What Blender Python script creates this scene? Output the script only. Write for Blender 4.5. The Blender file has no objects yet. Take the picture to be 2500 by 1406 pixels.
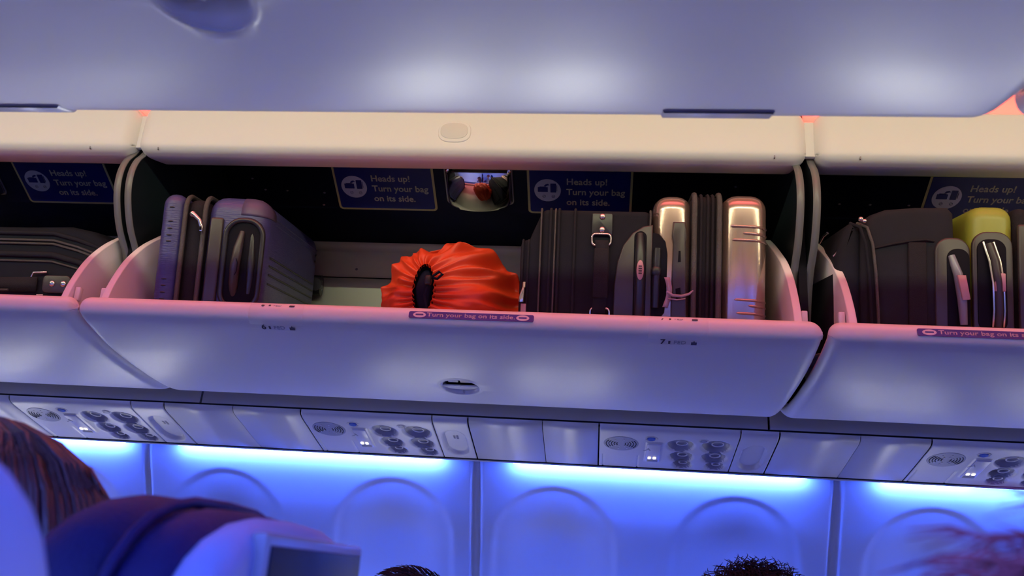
import bpy, bmesh, math, random
from mathutils import Vector, Matrix, noise

random.seed(7)
S = bpy.context.scene
C = S.collection
PI = math.pi
ZC = 1.17          # eye height above the cabin floor; everything is built eye-relative, then lifted
MID = 1.24         # cabin centre line (y)

# ---------------------------------------------------------------- camera, world, exposure
def camera():
    f, th = 2100.0, math.radians(19.0)
    x = Vector((19200.0, -592.0, -f)).normalized()
    a = -(x[1] * -math.sin(th) + x[2] * math.cos(th)) / x[0]
    y = Vector((a, -math.sin(th), math.cos(th))).normalized()
    z = x.cross(y)
    if z[1] < 0: z = -z
    R = Matrix(((x[0], x[1], -x[2]), (y[0], y[1], -y[2]), (z[0], z[1], -z[2])))
    cd = bpy.data.cameras.new('camera'); cam = bpy.data.objects.new('camera', cd); C.objects.link(cam)
    cd.sensor_width = 36.0; cd.lens = f / 2500.0 * 36.0
    cd.clip_start = 0.01
    cd.dof.use_dof = True; cd.dof.focus_distance = 1.9; cd.dof.aperture_fstop = 7.5
    cam.matrix_world = R.to_4x4()
    S.camera = cam
    return cam
cam = camera()
S.view_settings.view_transform = 'Standard'
S.view_settings.look = 'None'
S.view_settings.exposure = 0.0
S.view_settings.gamma = 1.0
S.view_settings.use_curve_mapping = False
w = bpy.data.worlds.new('world'); S.world = w; w.use_nodes = True
w.node_tree.nodes['Background'].inputs[0].default_value = (0.40, 0.40, 0.56, 1)
w.node_tree.nodes['Background'].inputs[1].default_value = 0.15

def area(name, loc, direction, sx, sy, color, power, spread=180):
    l = bpy.data.lights.new(name, 'AREA'); l.shape = 'RECTANGLE'; l.size = sx; l.size_y = sy
    l.color = color; l.energy = power; l.spread = math.radians(spread)
    o = bpy.data.objects.new(name, l); C.objects.link(o); o.location = loc
    z = -Vector(direction).normalized(); x = Vector((1, 0, 0)); y = z.cross(x).normalized()
    o.rotation_euler = Matrix((x, y, z)).transposed().to_euler()
    return o
# warm white cove strip above the near bins (shines across the aisle), red ceiling washes
area('cove_strip_light', (0, 0.520, 1.095), (0, 1, -0.30), 7.0, 0.007, (0.96, 1.0, 0.63), 27)
area('ceiling_wash_light', (0, MID, 1.19), (0, 0, -1), 7.0, 0.44, (1.0, 0.15, 0.17), 24, 120)
area('red_cove_light', (0, 1.752, 1.020), (0, 0.1, 1), 7.0, 0.02, (1.0, 0.06, 0.04), 30)
area('red_cove_light', (0, 2 * MID - 1.84, 1.10), (0, 0.7, 1), 7.0, 0.03, (1.0, 0.07, 0.05), 3)

# ---------------------------------------------------------------- materials
def mat(name, col, rough=0.5, metal=0.0, bump=0.0, bscale=80.0, bdetail=3.0, var=0.0, vscale=6.0, emit=None, es=0.0, stretch=None, coat=0.0, spec=0.5):
    m = bpy.data.materials.new(name); m.use_nodes = True
    nt = m.node_tree; b = nt.nodes['Principled BSDF']
    b.inputs['Base Color'].default_value = (*col, 1)
    b.inputs['Roughness'].default_value = rough; b.inputs['Metallic'].default_value = metal
    b.inputs['Coat Weight'].default_value = coat; b.inputs['Coat Roughness'].default_value = 0.12
    b.inputs['Specular IOR Level'].default_value = spec
    tc = nt.nodes.new('ShaderNodeTexCoord'); mp = nt.nodes.new('ShaderNodeMapping')
    nt.links.new(tc.outputs['Object'], mp.inputs[0])
    if stretch: mp.inputs['Scale'].default_value = stretch
    if var > 0:
        n = nt.nodes.new('ShaderNodeTexNoise'); n.inputs['Scale'].default_value = vscale; n.inputs['Detail'].default_value = 4
        r = nt.nodes.new('ShaderNodeMix'); r.data_type = 'RGBA'
        r.inputs[6].default_value = (*[c * (1 - var) for c in col], 1); r.inputs[7].default_value = (*[min(1, c * (1 + var)) for c in col], 1)
        nt.links.new(mp.outputs[0], n.inputs['Vector']); nt.links.new(n.outputs[0], r.inputs[0]); nt.links.new(r.outputs[2], b.inputs['Base Color'])
    if bump > 0:
        n = nt.nodes.new('ShaderNodeTexNoise'); n.inputs['Scale'].default_value = bscale; n.inputs['Detail'].default_value = bdetail
        bp = nt.nodes.new('ShaderNodeBump'); bp.inputs['Strength'].default_value = bump; bp.inputs['Distance'].default_value = 0.002
        nt.links.new(mp.outputs[0], n.inputs['Vector']); nt.links.new(n.outputs[0], bp.inputs['Height']); nt.links.new(bp.outputs[0], b.inputs['Normal'])
    if emit:
        b.inputs['Emission Color'].default_value = (*emit, 1); b.inputs['Emission Strength'].default_value = es
    return m
M = {
 'plastic': mat('ivory_bin_plastic', (0.74, 0.74, 0.76), 0.37, bump=0.03, bscale=900, coat=0.0, var=0.02),
 'header': mat('ivory_header_plastic', (0.80, 0.79, 0.76), 0.5, bump=0.03, bscale=700, var=0.02),
 'tray': mat('pale_tray_plastic', (0.74, 0.76, 0.66), 0.55, bump=0.05, bscale=400, var=0.03),
 'ledge': mat('grey_ledge_paint', (0.70, 0.68, 0.64), 0.55, bump=0.05, bscale=500, var=0.05),
 'navy': mat('dark_navy_liner', (0.004, 0.007, 0.032), 0.6, spec=0.25, bump=0.1, bscale=600, var=0.2),
 'frame': mat('dark_teal_frame', (0.012, 0.020, 0.027), 0.45, bump=0.03, bscale=500, var=0.1),
 'edge': mat('grey_frame_edge', (0.17, 0.17, 0.17), 0.35, bump=0.02, bscale=500, var=0.05),
 'signblue': mat('placard_blue', (0.006, 0.010, 0.16), 0.4, var=0.05),
 'signyellow': mat('placard_yellow', (0.50, 0.48, 0.22), 0.5, var=0.05),
 'signwhite': mat('placard_white', (0.50, 0.54, 0.70), 0.5, var=0.05),
 'signtext': mat('placard_lettering', (0.62, 0.62, 0.50), 0.5, var=0.05),
 'stickerblue': mat('sticker_purple_blue', (0.06, 0.03, 0.25), 0.4, var=0.1),
 'stickertext': mat('sticker_lettering', (0.75, 0.6, 0.65), 0.5, var=0.05),
 'ink': mat('dark_lettering', (0.07, 0.06, 0.10), 0.5, var=0.1),
 'mirror': mat('mirror_glass', (0.85, 0.8, 0.82), 0.03, 1.0, bump=0.01, bscale=60),
 'mirrorframe': mat('mirror_rim', (0.40, 0.38, 0.45), 0.25, 0.6, var=0.05),
 'strip': mat('grey_rail', (0.45, 0.45, 0.52), 0.5, bump=0.03, bscale=500, var=0.04),
 'psu': mat('white_service_panel', (0.64, 0.65, 0.70), 0.38, bump=0.03, bscale=700, var=0.02),
 'psugrey': mat('grey_lamp_cup', (0.30, 0.31, 0.38), 0.4, bump=0.02, bscale=500, var=0.05),
 'dark': mat('black_gap', (0.004, 0.004, 0.010), 0.7, var=0.1, spec=0.15),
 'bluelens': mat('blue_call_button', (0.03, 0.08, 0.45), 0.25, var=0.1),
 'lampwhite': mat('sign_lamp', (0.9, 0.9, 0.85), 0.4, var=0.02, emit=(1.0, 0.86, 0.6), es=3.0),
 'lens': mat('translucent_sign_lens', (0.62, 0.64, 0.78), 0.3, var=0.05),
 'wall': mat('cabin_sidewall', (0.52, 0.58, 0.68), 0.55, bump=0.06, bscale=300, var=0.02),
 'wash': mat('blue_wash_lamp', (0.8, 0.9, 1.0), 0.5, var=0.02, emit=(0.050, 0.125, 1.0), es=205.0),
 'wash2': mat('pale_wash_lamp', (0.8, 0.9, 1.0), 0.5, var=0.02, emit=(0.10, 0.17, 1.0), es=110.0),
 'ceil': mat('ceiling_panel_white', (0.32, 0.30, 0.30), 0.6, bump=0.03, bscale=300, var=0.02),
 'carpet': mat('dark_blue_carpet', (0.03, 0.035, 0.07), 0.95, bump=0.6, bscale=900, var=0.3, vscale=200),
 'bluecase': mat('scratched_navy_shell', (0.058, 0.056, 0.19), 0.33, bump=0.5, bscale=60, bdetail=5, var=0.25, vscale=14, stretch=(0.6, 1, 5)),
 'bluecase2': mat('scuffed_corner', (0.10, 0.065, 0.15), 0.45, bump=0.3, bscale=90, var=0.15),
 'blackplastic': mat('black_plastic', (0.020, 0.018, 0.024), 0.32, bump=0.05, bscale=300, var=0.1),
 'brownplastic': mat('brown_black_plastic', (0.045, 0.034, 0.038), 0.35, bump=0.05, bscale=300, var=0.1),
 'belt': mat('woven_belt_tape', (0.013, 0.011, 0.017), 0.75, spec=0.3, bump=0.6, bscale=700, var=0.2),
 'zip': mat('zip_coil', (0.10, 0.10, 0.10), 0.35, 0.4, bump=0.9, bscale=900, var=0.2),
 'chrome': mat('nickel', (0.75, 0.68, 0.64), 0.18, 1.0, var=0.05),
 'fabric': mat('black_ballistic_fabric', (0.009, 0.010, 0.018), 0.8, spec=0.3, bump=0.55, bscale=1400, var=0.25, vscale=30),
 'fabric2': mat('charcoal_fabric', (0.015, 0.015, 0.023), 0.8, spec=0.3, bump=0.5, bscale=1200, var=0.2, vscale=20),
 'rose': mat('rose_gold_shell', (0.50, 0.36, 0.30), 0.20, 0.75, bump=0.03, bscale=500, var=0.08, coat=0.6),
 'lime': mat('lime_green_shell', (0.30, 0.34, 0.045), 0.35, bump=0.05, bscale=400, var=0.08),
 'orange': mat('orange_ripstop', (0.70, 0.060, 0.014), 0.45, bump=0.5, bscale=30, bdetail=6, var=0.12, vscale=9),
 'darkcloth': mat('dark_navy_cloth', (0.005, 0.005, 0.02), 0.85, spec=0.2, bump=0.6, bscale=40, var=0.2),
 'label': mat('pink_paper_label', (0.60, 0.36, 0.36), 0.6, var=0.1),
 'tag': mat('grey_pink_tag', (0.42, 0.32, 0.36), 0.5, bump=0.2, bscale=60, var=0.15),
 'leather': mat('navy_leather', (0.003, 0.003, 0.045), 0.55, spec=0.25, bump=0.35, bscale=420, var=0.15),
 'leather2': mat('purple_navy_leather', (0.006, 0.005, 0.055), 0.55, spec=0.25, bump=0.3, bscale=420, var=0.15),
 'shell': mat('pale_blue_seat_shell', (0.22, 0.26, 0.48), 0.5, bump=0.05, bscale=300, var=0.04),
 'screen': mat('black_screen_glass', (0.006, 0.008, 0.024), 0.45, spec=0.12, var=0.1),
 'bezel': mat('grey_screen_bezel', (0.22, 0.23, 0.28), 0.25, bump=0.02, bscale=300, var=0.05),
 'metal': mat('grey_seat_metal', (0.25, 0.25, 0.28), 0.35, 0.6, var=0.1),
 'skin': mat('skin', (0.50, 0.27, 0.19), 0.5, bump=0.2, bscale=300, var=0.08),
 'skin2': mat('skin_deep', (0.17, 0.085, 0.055), 0.5, bump=0.2, bscale=300, var=0.08),
 'eye': mat('eye', (0.75, 0.75, 0.72), 0.15, var=0.02),
 'cloth1': mat('grey_knit', (0.22, 0.22, 0.26), 0.85, bump=0.5, bscale=300, var=0.15),
 'cloth2': mat('dark_blue_cotton', (0.04, 0.05, 0.12), 0.85, bump=0.5, bscale=300, var=0.15),
 'hairbrown': mat('auburn_brown_hair', (0.060, 0.026, 0.032), 0.42, bump=0.9, bscale=120, bdetail=6, var=0.55, vscale=40, stretch=(1, 1, 0.12)),
 'hairblack': mat('black_hair', (0.006, 0.006, 0.012), 0.7, spec=0.2, bump=0.9, bscale=150, var=0.4, vscale=50),
 'haircurly': mat('dark_curly_hair', (0.012, 0.007, 0.011), 0.8, spec=0.2, bump=0.9, bscale=150, var=0.4, vscale=50),
 'hairred': mat('reddish_fair_hair', (0.24, 0.060, 0.065), 0.7, spec=0.2, bump=0.7, bscale=120, var=0.35, vscale=30),
}

g = bpy.data.materials.new('window_glass'); g.use_nodes = True; nt = g.node_tree; nt.nodes.clear()
tb = nt.nodes.new('ShaderNodeBsdfTransparent'); tb.inputs[0].default_value = (0.93, 0.95, 0.96, 1); gb = nt.nodes.new('ShaderNodeBsdfGlossy'); gb.inputs['Roughness'].default_value = 0.03
fr_ = nt.nodes.new('ShaderNodeFresnel'); mx = nt.nodes.new('ShaderNodeMixShader'); ou = nt.nodes.new('ShaderNodeOutputMaterial')
nt.links.new(fr_.outputs[0], mx.inputs[0]); nt.links.new(tb.outputs[0], mx.inputs[1]); nt.links.new(gb.outputs[0], mx.inputs[2]); nt.links.new(mx.outputs[0], ou.inputs[0])
M['glass'] = g
# ---------------------------------------------------------------- mesh helpers
class B:
    def __init__(s): s.bm = bmesh.new()
    def add(s, other, mtx=None):
        me = bpy.data.meshes.new('t'); other.to_mesh(me); other.free()
        if mtx is not None: me.transform(mtx)
        s.bm.from_mesh(me); bpy.data.meshes.remove(me); return s
    def box(s, x0, x1, y0, y1, z0, z1, r=0.0, seg=2, mtx=None):
        b = bmesh.new(); bmesh.ops.create_cube(b, size=1)
        for v in b.verts: v.co = Vector(((x0 + x1) / 2 + v.co.x * (x1 - x0), (y0 + y1) / 2 + v.co.y * (y1 - y0), (z0 + z1) / 2 + v.co.z * (z1 - z0)))
        if r > 0:
            r = min(r, 0.49 * min(abs(x1 - x0), abs(y1 - y0), abs(z1 - z0)))
            bmesh.ops.bevel(b, geom=list(b.edges), offset=r, segments=seg, profile=0.5, affect='EDGES')
        return s.add(b, mtx)
    def prism(s, poly, axis, a0, a1, r=0.0, seg=2, mtx=None):
        """poly of 2D points; axis 'x': (y,z) extruded in x; axis 'y': (x,z) extruded in y; 'z': (x,y)"""
        b = bmesh.new()
        def P(p, a):
            return Vector((a, p[0], p[1])) if axis == 'x' else (Vector((p[0], a, p[1])) if axis == 'y' else Vector((p[0], p[1], a)))
        v0 = [b.verts.new(P(p, a0)) for p in poly]; v1 = [b.verts.new(P(p, a1)) for p in poly]
        n = len(poly)
        f0 = b.faces.new(v0); f1 = b.faces.new(v1)
        for i in range(n): b.faces.new((v0[i], v0[(i + 1) % n], v1[(i + 1) % n], v1[i]))
        bmesh.ops.recalc_face_normals(b, faces=b.faces)
        if r > 0:
            es = [e for e in b.edges if (e.verts[0] in v0) == (e.verts[1] in v0)]
            bmesh.ops.bevel(b, geom=es, offset=r, segments=seg, profile=0.5, affect='EDGES')
        return s.add(b, mtx)
    def tube(s, pts, r, n=8, closed=False, sx=1.0, up=None, mtx=None):
        pts = [Vector(p) for p in pts]; b = bmesh.new(); rings = []
        rs = r if isinstance(r, (list, tuple)) else [r] * len(pts)
        m = len(pts)
        prev = None
        for i, p in enumerate(pts):
            if closed: t = pts[(i + 1) % m] - pts[i - 1]
            else: t = pts[min(i + 1, m - 1)] - pts[max(i - 1, 0)]
            t.normalize()
            if up is not None: u = Vector(up)
            elif prev is not None: u = prev
            else: u = Vector((0, 0, 1)) if abs(t.z) < 0.9 else Vector((0, 1, 0))
            a = (u - t * u.dot(t))
            if a.length < 1e-6: a = Vector((1, 0, 0)) - t * t.x
            a.normalize(); c = t.cross(a); prev = a
            rings.append([b.verts.new(p + (a * math.cos(k * 2 * PI / n) + c * math.sin(k * 2 * PI / n) * sx) * rs[i]) for k in range(n)])
        for i in range(m if closed else m - 1):
            q = rings[(i + 1) % m]
            for k in range(n): b.faces.new((rings[i][k], rings[i][(k + 1) % n], q[(k + 1) % n], q[k]))
        if not closed:
            b.faces.new(rings[0]); b.faces.new(rings[-1])
        bmesh.ops.recalc_face_normals(b, faces=b.faces)
        return s.add(b, mtx)
    def grid(s, f, nu, nv, closeu=False, mtx=None):
        b = bmesh.new()
        V = [[b.verts.new(f(i, j)) for j in range(nv)] for i in range(nu)]
        for i in range(nu if closeu else nu - 1):
            for j in range(nv - 1):
                b.faces.new((V[i][j], V[(i + 1) % nu][j], V[(i + 1) % nu][j + 1], V[i][j + 1]))
        return s.add(b, mtx)
    def ball(s, c, r, sub=2, scale=(1, 1, 1)):
        b = bmesh.new(); bmesh.ops.create_icosphere(b, subdivisions=sub, radius=1)
        for v in b.verts: v.co = Vector(c) + Vector((v.co.x * r * scale[0], v.co.y * r * scale[1], v.co.z * r * scale[2]))
        return s.add(b)
    def cyl(s, p0, p1, r, n=20, r2=None):
        return s.tube([p0, p1], [r, r2 if r2 is not None else r], n)

def off(parent):
    v = Vector((0, 0, 0)); p = parent
    while p is not None: v += p.location; p = p.parent
    return v
def build(b, name, m, parent=None, local=False, sharp=62, flip=False):
    me = bpy.data.meshes.new(name); bm = b.bm
    if flip: bmesh.ops.reverse_faces(bm, faces=bm.faces)
    for f in bm.faces: f.smooth = True
    bm.to_mesh(me); bm.free()
    if parent is not None and not local: me.transform(Matrix.Translation(-off(parent)))
    me.set_sharp_from_angle(angle=math.radians(sharp))
    me.materials.append(M[m])
    o = bpy.data.objects.new(name, me); C.objects.link(o)
    if parent is not None: o.parent = parent
    return o
def thing(name, label, cat, loc=(0, 0, 0), group=None, rot=None):
    o = bpy.data.objects.new(name, None); C.objects.link(o); o.empty_display_size = 0.05
    o.location = loc
    if rot: o.rotation_euler = rot
    o['label'] = label; o['category'] = cat
    if group: o['group'] = group
    return o
def tag(o, label, cat, group=None):
    o['label'] = label; o['category'] = cat
    if group: o['group'] = group
    return o
def struct(o): o['kind'] = 'structure'; return o
def text_b(s, size, mtx, align='LEFT', ext=0.0003, bold=0.0):
    cu = bpy.data.curves.new('t', 'FONT'); cu.body = s; cu.size = size; cu.extrude = ext; cu.align_x = align
    cu.resolution_u = 3
    o = bpy.data.objects.new('t', cu); C.objects.link(o)
    dg = bpy.context.evaluated_depsgraph_get()
    me = bpy.data.meshes.new_from_object(o.evaluated_get(dg)); me.transform(mtx)
    bpy.data.objects.remove(o); bpy.data.curves.remove(cu)
    b = B(); b.bm.from_mesh(me)
    if bold:      # heavier strokes: slightly shifted repeats of the same letters
        xd = (mtx.to_3x3() @ Vector((1, 0, 0))).normalized(); yd = (mtx.to_3x3() @ Vector((0, 1, 0))).normalized()
        for dx, dy in ((1, 0), (-1, 0), (0, 1), (0, -1)):
            m2 = me.copy(); m2.transform(Matrix.Translation(xd * dx * bold * 0.8 + yd * dy * bold * 0.8)); b.bm.from_mesh(m2); bpy.data.meshes.remove(m2)
    bpy.data.meshes.remove(me); return b
def frame_mtx(o, x, y):
    x = Vector(x).normalized(); y = Vector(y); y = (y - x * x.dot(y)).normalized(); z = x.cross(y)
    m = Matrix((x, y, z)).transposed().to_4x4(); m.translation = Vector(o); return m
def spline(P, n):
    """Catmull-Rom through 2D points, about n samples per span"""
    out = []
    for i in range(len(P) - 1):
        p0, p1, p2, p3 = P[max(i - 1, 0)], P[i], P[i + 1], P[min(i + 2, len(P) - 1)]
        for k in range(n):
            t = k / n
            out.append(tuple(0.5 * ((2 * p1[d]) + (-p0[d] + p2[d]) * t + (2 * p0[d] - 5 * p1[d] + 4 * p2[d] - p3[d]) * t * t + (-p0[d] + 3 * p1[d] - 3 * p2[d] + p3[d]) * t ** 3) for d in (0, 1)))
    out.append(tuple(P[-1])); return out
def smooth01(a, b, x):
    t = max(0.0, min(1.0, (x - a) / (b - a))); return t * t * (3 - 2 * t)
def normals(prof):
    N = []
    for i in range(len(prof)):
        a = prof[max(i - 1, 0)]; c = prof[min(i + 1, len(prof) - 1)]
        t = Vector((c[0] - a[0], c[1] - a[1])).normalized(); N.append((t[1], -t[0]))
    return N
def shell(prof, x0, x1, roll0, roll1, extra=None, xdense=None, sgn=1.0):
    """surface of a 2D (y,z) profile swept along x, its ends rolled inwards; N points outwards for sgn=1"""
    N = normals(prof)
    xs = set()
    L = x1 - x0
    for k in range(9):
        xs.add(x0 + max(roll0, 1e-4) * (1 - math.cos(k / 8 * PI / 2))); xs.add(x1 - max(roll1, 1e-4) * (1 - math.cos(k / 8 * PI / 2)))
    n = int(L / 0.04)
    for k in range(1, n): xs.add(x0 + L * k / n)
    for (a, b_, st) in (xdense or []):
        k = a
        while k < b_: xs.add(k); k += st
    xs = sorted(x for x in xs if x0 <= x <= x1)
    ys = [xs[0]]
    for x in xs[1:]:
        if x - ys[-1] > 1e-5: ys.append(x)
    xs = ys
    def f(i, j):
        x = xs[i]; y, z = prof[j]; d = 0.0
        if roll0 > 0 and x - x0 < roll0: e = roll0 - (x - x0); d -= roll0 - math.sqrt(max(0, roll0 ** 2 - e ** 2))
        if roll1 > 0 and x1 - x < roll1: e = roll1 - (x1 - x); d -= roll1 - math.sqrt(max(0, roll1 ** 2 - e ** 2))
        if extra: d += extra(x, j)
        return Vector((x, y + sgn * N[j][0] * d, z + sgn * N[j][1] * d))
    b = B(); b.grid(f, len(xs), len(prof)); return b
def solid(o, t, offset=-1):
    md = o.modifiers.new('thickness', 'SOLIDIFY'); md.thickness = t; md.offset = offset; return o

def rrect0(x0, x1, z0, z1, r, n=6):
    P = []
    for cx, cz, a in ((x1 - r, z1 - r, 0), (x0 + r, z1 - r, PI / 2), (x0 + r, z0 + r, PI), (x1 - r, z0 + r, 1.5 * PI)):
        for k in range(n + 1): P.append((cx + r * math.cos(a + k * PI / 2 / n), cz + r * math.sin(a + k * PI / 2 / n)))
    return P
WIN_W = 14.0     # daylight through each far window
# ---------------------------------------------------------------- cabin shell (setting)
XA, XB = -3.8, 3.4
def my(y): return 2 * MID - y
def strip_x(prof, x0, x1, name, m, parent=None, thick=0.006):
    b = B(); b.grid(lambda i, j: Vector(((x0, x1)[i], prof[j][0], prof[j][1])), 2, len(prof))
    o = build(b, name, m, parent); solid(o, thick, 0); return o
def wall_prof(side):
    P = [(2.548, 0.345), (2.56, 0.29), (2.61, 0.19), (2.70, 0.0), (2.765, -0.25), (2.79, -0.6), (2.76, -0.9), (2.66, -1.17)]
    return [(y if side > 0 else my(y), z) for y, z in P]
SEAMS = [-3.45, -2.42, -1.392, -0.365, 0.67, 1.70, 2.73]
ARCH = [-2.17, -1.66, -1.143, -0.616, -0.13, 0.395, 0.934, 1.45]
def wall_far():
    prof = spline(wall_prof(1), 40); prof = [p for k, p in enumerate(prof) if k < 122 or k % 8 == 0 or k == len(prof) - 1]
    N = normals(prof)
    xs = []
    x = -2.30
    while x < 2.0: xs.append(x); x += 0.008
    xs = [XA] + xs + [XB]
    def f(i, j):
        x = xs[i]; y, z = prof[j]; d = 0.0
        for c in ARCH:
            if abs(x - c) < 0.24:
                top = 0.262
                hw = 0.185 + 0.03 * max(0, (0.1 - z))
                u = abs(x - c) / hw
                # arch: half ellipse on top of a straight-sided recess
                if z > 0.09: q = math.sqrt(u ** 2 + ((z - 0.09) / (top - 0.09)) ** 2)
                else: q = u
                d = max(d, 0.004 * smooth01(1.03, 0.90, q) + 0.016 * smooth01(1.0, 0.10, q))
        for s_ in SEAMS:
            if abs(x - s_) < 0.010: d = max(d, 0.010)
        return Vector((x, y + abs(N[j][0]) * d, z + abs(N[j][1]) * d))
    b = B(); b.grid(f, len(xs), len(prof))
    # window openings, below the picture frame
    vs = [v for v in b.bm.verts if any(abs(v.co.x - c) < 0.125 for c in ARCH) and -0.405 < v.co.z < -0.095]
    bmesh.ops.delete(b.bm, geom=vs, context='VERTS')
    o = build(b, 'wall_far', 'wall', sharp=60); struct(o)
    return o
wall_far()
for k, c in enumerate(ARCH):
    wn = struct(tag(bpy.data.objects.new('window_%d' % (k + 1), None), 'cabin window below the picture frame', 'window')); C.objects.link(wn); wn.location = (c, 2.78, -0.25)
    tl = frame_mtx((c, 2.765, -0.25), (1, 0, 0), (0, -0.24, 0.97))
    b = B(); P_ = rrect0(-0.120, 0.120, -0.155, 0.155, 0.08); b.tube([tl @ Vector((p[0], p[1], 0)) for p in P_], 0.016, 8, closed=True); build(b, 'window_frame', 'wall', wn)
    b = B(); b.prism([(p[0], p[1]) for p in P_], 'z', -0.004, -0.001, mtx=tl); build(b, 'window_pane', 'glass', wn)
    # daylight outside the window
    if c in (-1.143, 0.395):      # shade pulled down
        b = B(); b.prism([(p[0], p[1]) for p in P_], 'z', 0.002, 0.005, mtx=tl); build(b, 'window_shade', 'wall', wn); continue
    area('window_daylight', tuple(tl @ Vector((0, 0, -0.05))), (0, -0.96, -0.28), 0.27, 0.32, (1.0, 0.98, 0.92), WIN_W * (1.8 if c < -1 else 1.0))
struct(strip_x(spline(wall_prof(-1), 6), XA, XB, 'wall_near', 'wall'))
b = B(); b.box(XA, XB, my(2.80), 2.80, -1.20, -1.17); struct(build(b, 'floor', 'carpet'))
cp = [(1.80, 1.02), (1.78, 1.06), (1.70, 1.12), (1.55, 1.19), (MID, 1.23), (my(1.55), 1.20), (my(1.70), 1.18), (my(1.80), 1.165), (my(2.02), 1.15)]
b = B(); cps = spline(cp, 8); b.grid(lambda i, j: Vector(((XA, XB)[i], cps[j][0], cps[j][1])), 2, len(cps))
o = build(b, 'ceiling', 'ceil'); solid(o, 0.01, 0); struct(o)

HPN = [(my(y_), z_) for y_, z_ in spline([(1.80, 0.905), (1.74, 0.888), (1.718, 0.889), (1.705, 0.896), (1.700, 0.910), (1.700, 0.950), (1.704, 0.985), (1.72, 1.000), (1.74, 1.003), (1.80, 1.005)], 5)]
# grey rail under the open buckets, one length per bin
for k, (a, c) in enumerate([(XA, -1.106), (-1.100, 0.424), (0.430, XB)]):
    b = B(); b.prism([(2.258, 0.402), (2.263, 0.475), (2.28, 0.475), (2.275, 0.398)], 'x', a, c)
    struct(build(b, 'trim_%d' % (k + 1), 'strip'))
b = B(); b.box(XA, XB, 2.500, 2.503, 0.3255, 0.40); b.box(XA, XB, 2.36, 2.37, 0.40, 1.14); b.box(XA, XB, 1.78, 2.37, 1.13, 1.14); b.box(XA, XB, 2.36, 2.56, 0.40, 0.405); struct(build(b, 'leak_blocker', 'dark'))  # unseen dark panels added to stop lamp light leaking behind the bins
b = B(); b.prism([(2.268, 0.392), (2.30, 0.43), (2.30, 0.385)], 'x', XA, XB); b.box(XA, XB, 2.2550, 2.2585, 0.3992, 0.4030); struct(build(b, 'trim_4', 'dark'))
# slim rail along the outboard edge of the service panels
b = B(); b.box(XA, XB, 2.507, 2.516, 0.3165, 0.3225, 0.001); struct(build(b, 'trim_5', 'psu'))
b = B(); b.box(XA, XB, 2.499, 2.5075, 0.3195, 0.3255); struct(build(b, 'trim_6', 'dark'))
b = shell(HPN, XA, XB, 0, 0); struct(build(b, 'trim_20', 'header'))
# near side service panel run and lower bin line (over the camera)
struct(strip_x([(my(2.20), 0.50), (my(2.262), 0.402), (my(2.275), 0.385), (my(2.50), 0.3225)], XA, XB, 'trim_7', 'psu'))

# blue sidewall wash lamps
def wash(side, segs):
    for (a, c, lab) in segs:
        b = B()
        y = 2.524 if side > 0 else my(2.524)
        b.box(a, c, y - 0.012, y + 0.008, 0.318, 0.328, 0.003)
        o = build(b, 'wall_wash_lamp', 'wash')
        tag(o, lab, 'lamp', 'blue wall wash lamps')
wash(1, [(-2.30, -1.448, 'blue wash lamp above the wall left of the leftmost panel seam, beside the brown hair'),
         (-1.283, -0.462, 'long blue wash lamp above the wall, under the row of panels below the blue suitcase'),
         (-0.256, 0.581, 'long blue wash lamp under the service panel below the rose gold suitcase'),
         (0.774, 1.60, 'rightmost blue wash lamp above the wall, cut by the right picture edge')])
for a in (-3.36, -2.33, -1.28, -0.25, 0.78, 1.81):
    b = B(); y = my(2.532); b.box(a, a + 0.83, y - 0.012, y + 0.012, 0.316, 0.328, 0.003)
    o = build(b, 'wall_wash_lamp', 'wash2'); tag(o, 'pale wash lamp on the near wall behind the camera', 'lamp', 'near wall wash lamps')

# ---------------------------------------------------------------- passenger service panels
PP = spline([(2.258, 0.3990), (2.2605, 0.390), (2.272, 0.382), (2.30, 0.3735), (2.34, 0.3635), (2.42, 0.3425), (2.498, 0.3235)], 14)
PN = normals(PP)
def psu_pt(y):
    for k in range(len(PP) - 1):
        if PP[k][0] <= y <= PP[k + 1][0]:
            t = (y - PP[k][0]) / (PP[k + 1][0] - PP[k][0]); return PP[k][1] + t * (PP[k + 1][1] - PP[k][1])
    return PP[-1][1]
def fine_prof(P, step):
    out = [P[0]]
    for a, c in zip(P[:-1], P[1:]):
        L = math.hypot(c[0] - a[0], c[1] - a[1]); n = max(1, int(L / step))
        for k in range(1, n + 1): out.append((a[0] + (c[0] - a[0]) * k / n, a[1] + (c[1] - a[1]) * k / n))
    return out
def panel_grid(x0, x1, depth, step=0.0035):
    pr = fine_prof(PP, step) if depth else PP
    N = normals(pr); n = max(2, int((x1 - x0) / step)) if depth else 2
    def f(i, j):
        x = x0 + (x1 - x0) * i / (n - 1); y, z = pr[j]; d = depth(x, y) if depth else 0
        return Vector((x, y - N[j][0] * d, z - N[j][1] * d))
    b = B(); b.grid(f, n, len(pr)); return b
CUPS = [(0.157, 2.338, 0.040), (0.250, 2.336, 0.042), (0.165, 2.411, 0.036), (0.252, 2.409, 0.038), (0.172, 2.464, 0.030), (0.262, 2.466, 0.030)]
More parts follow.
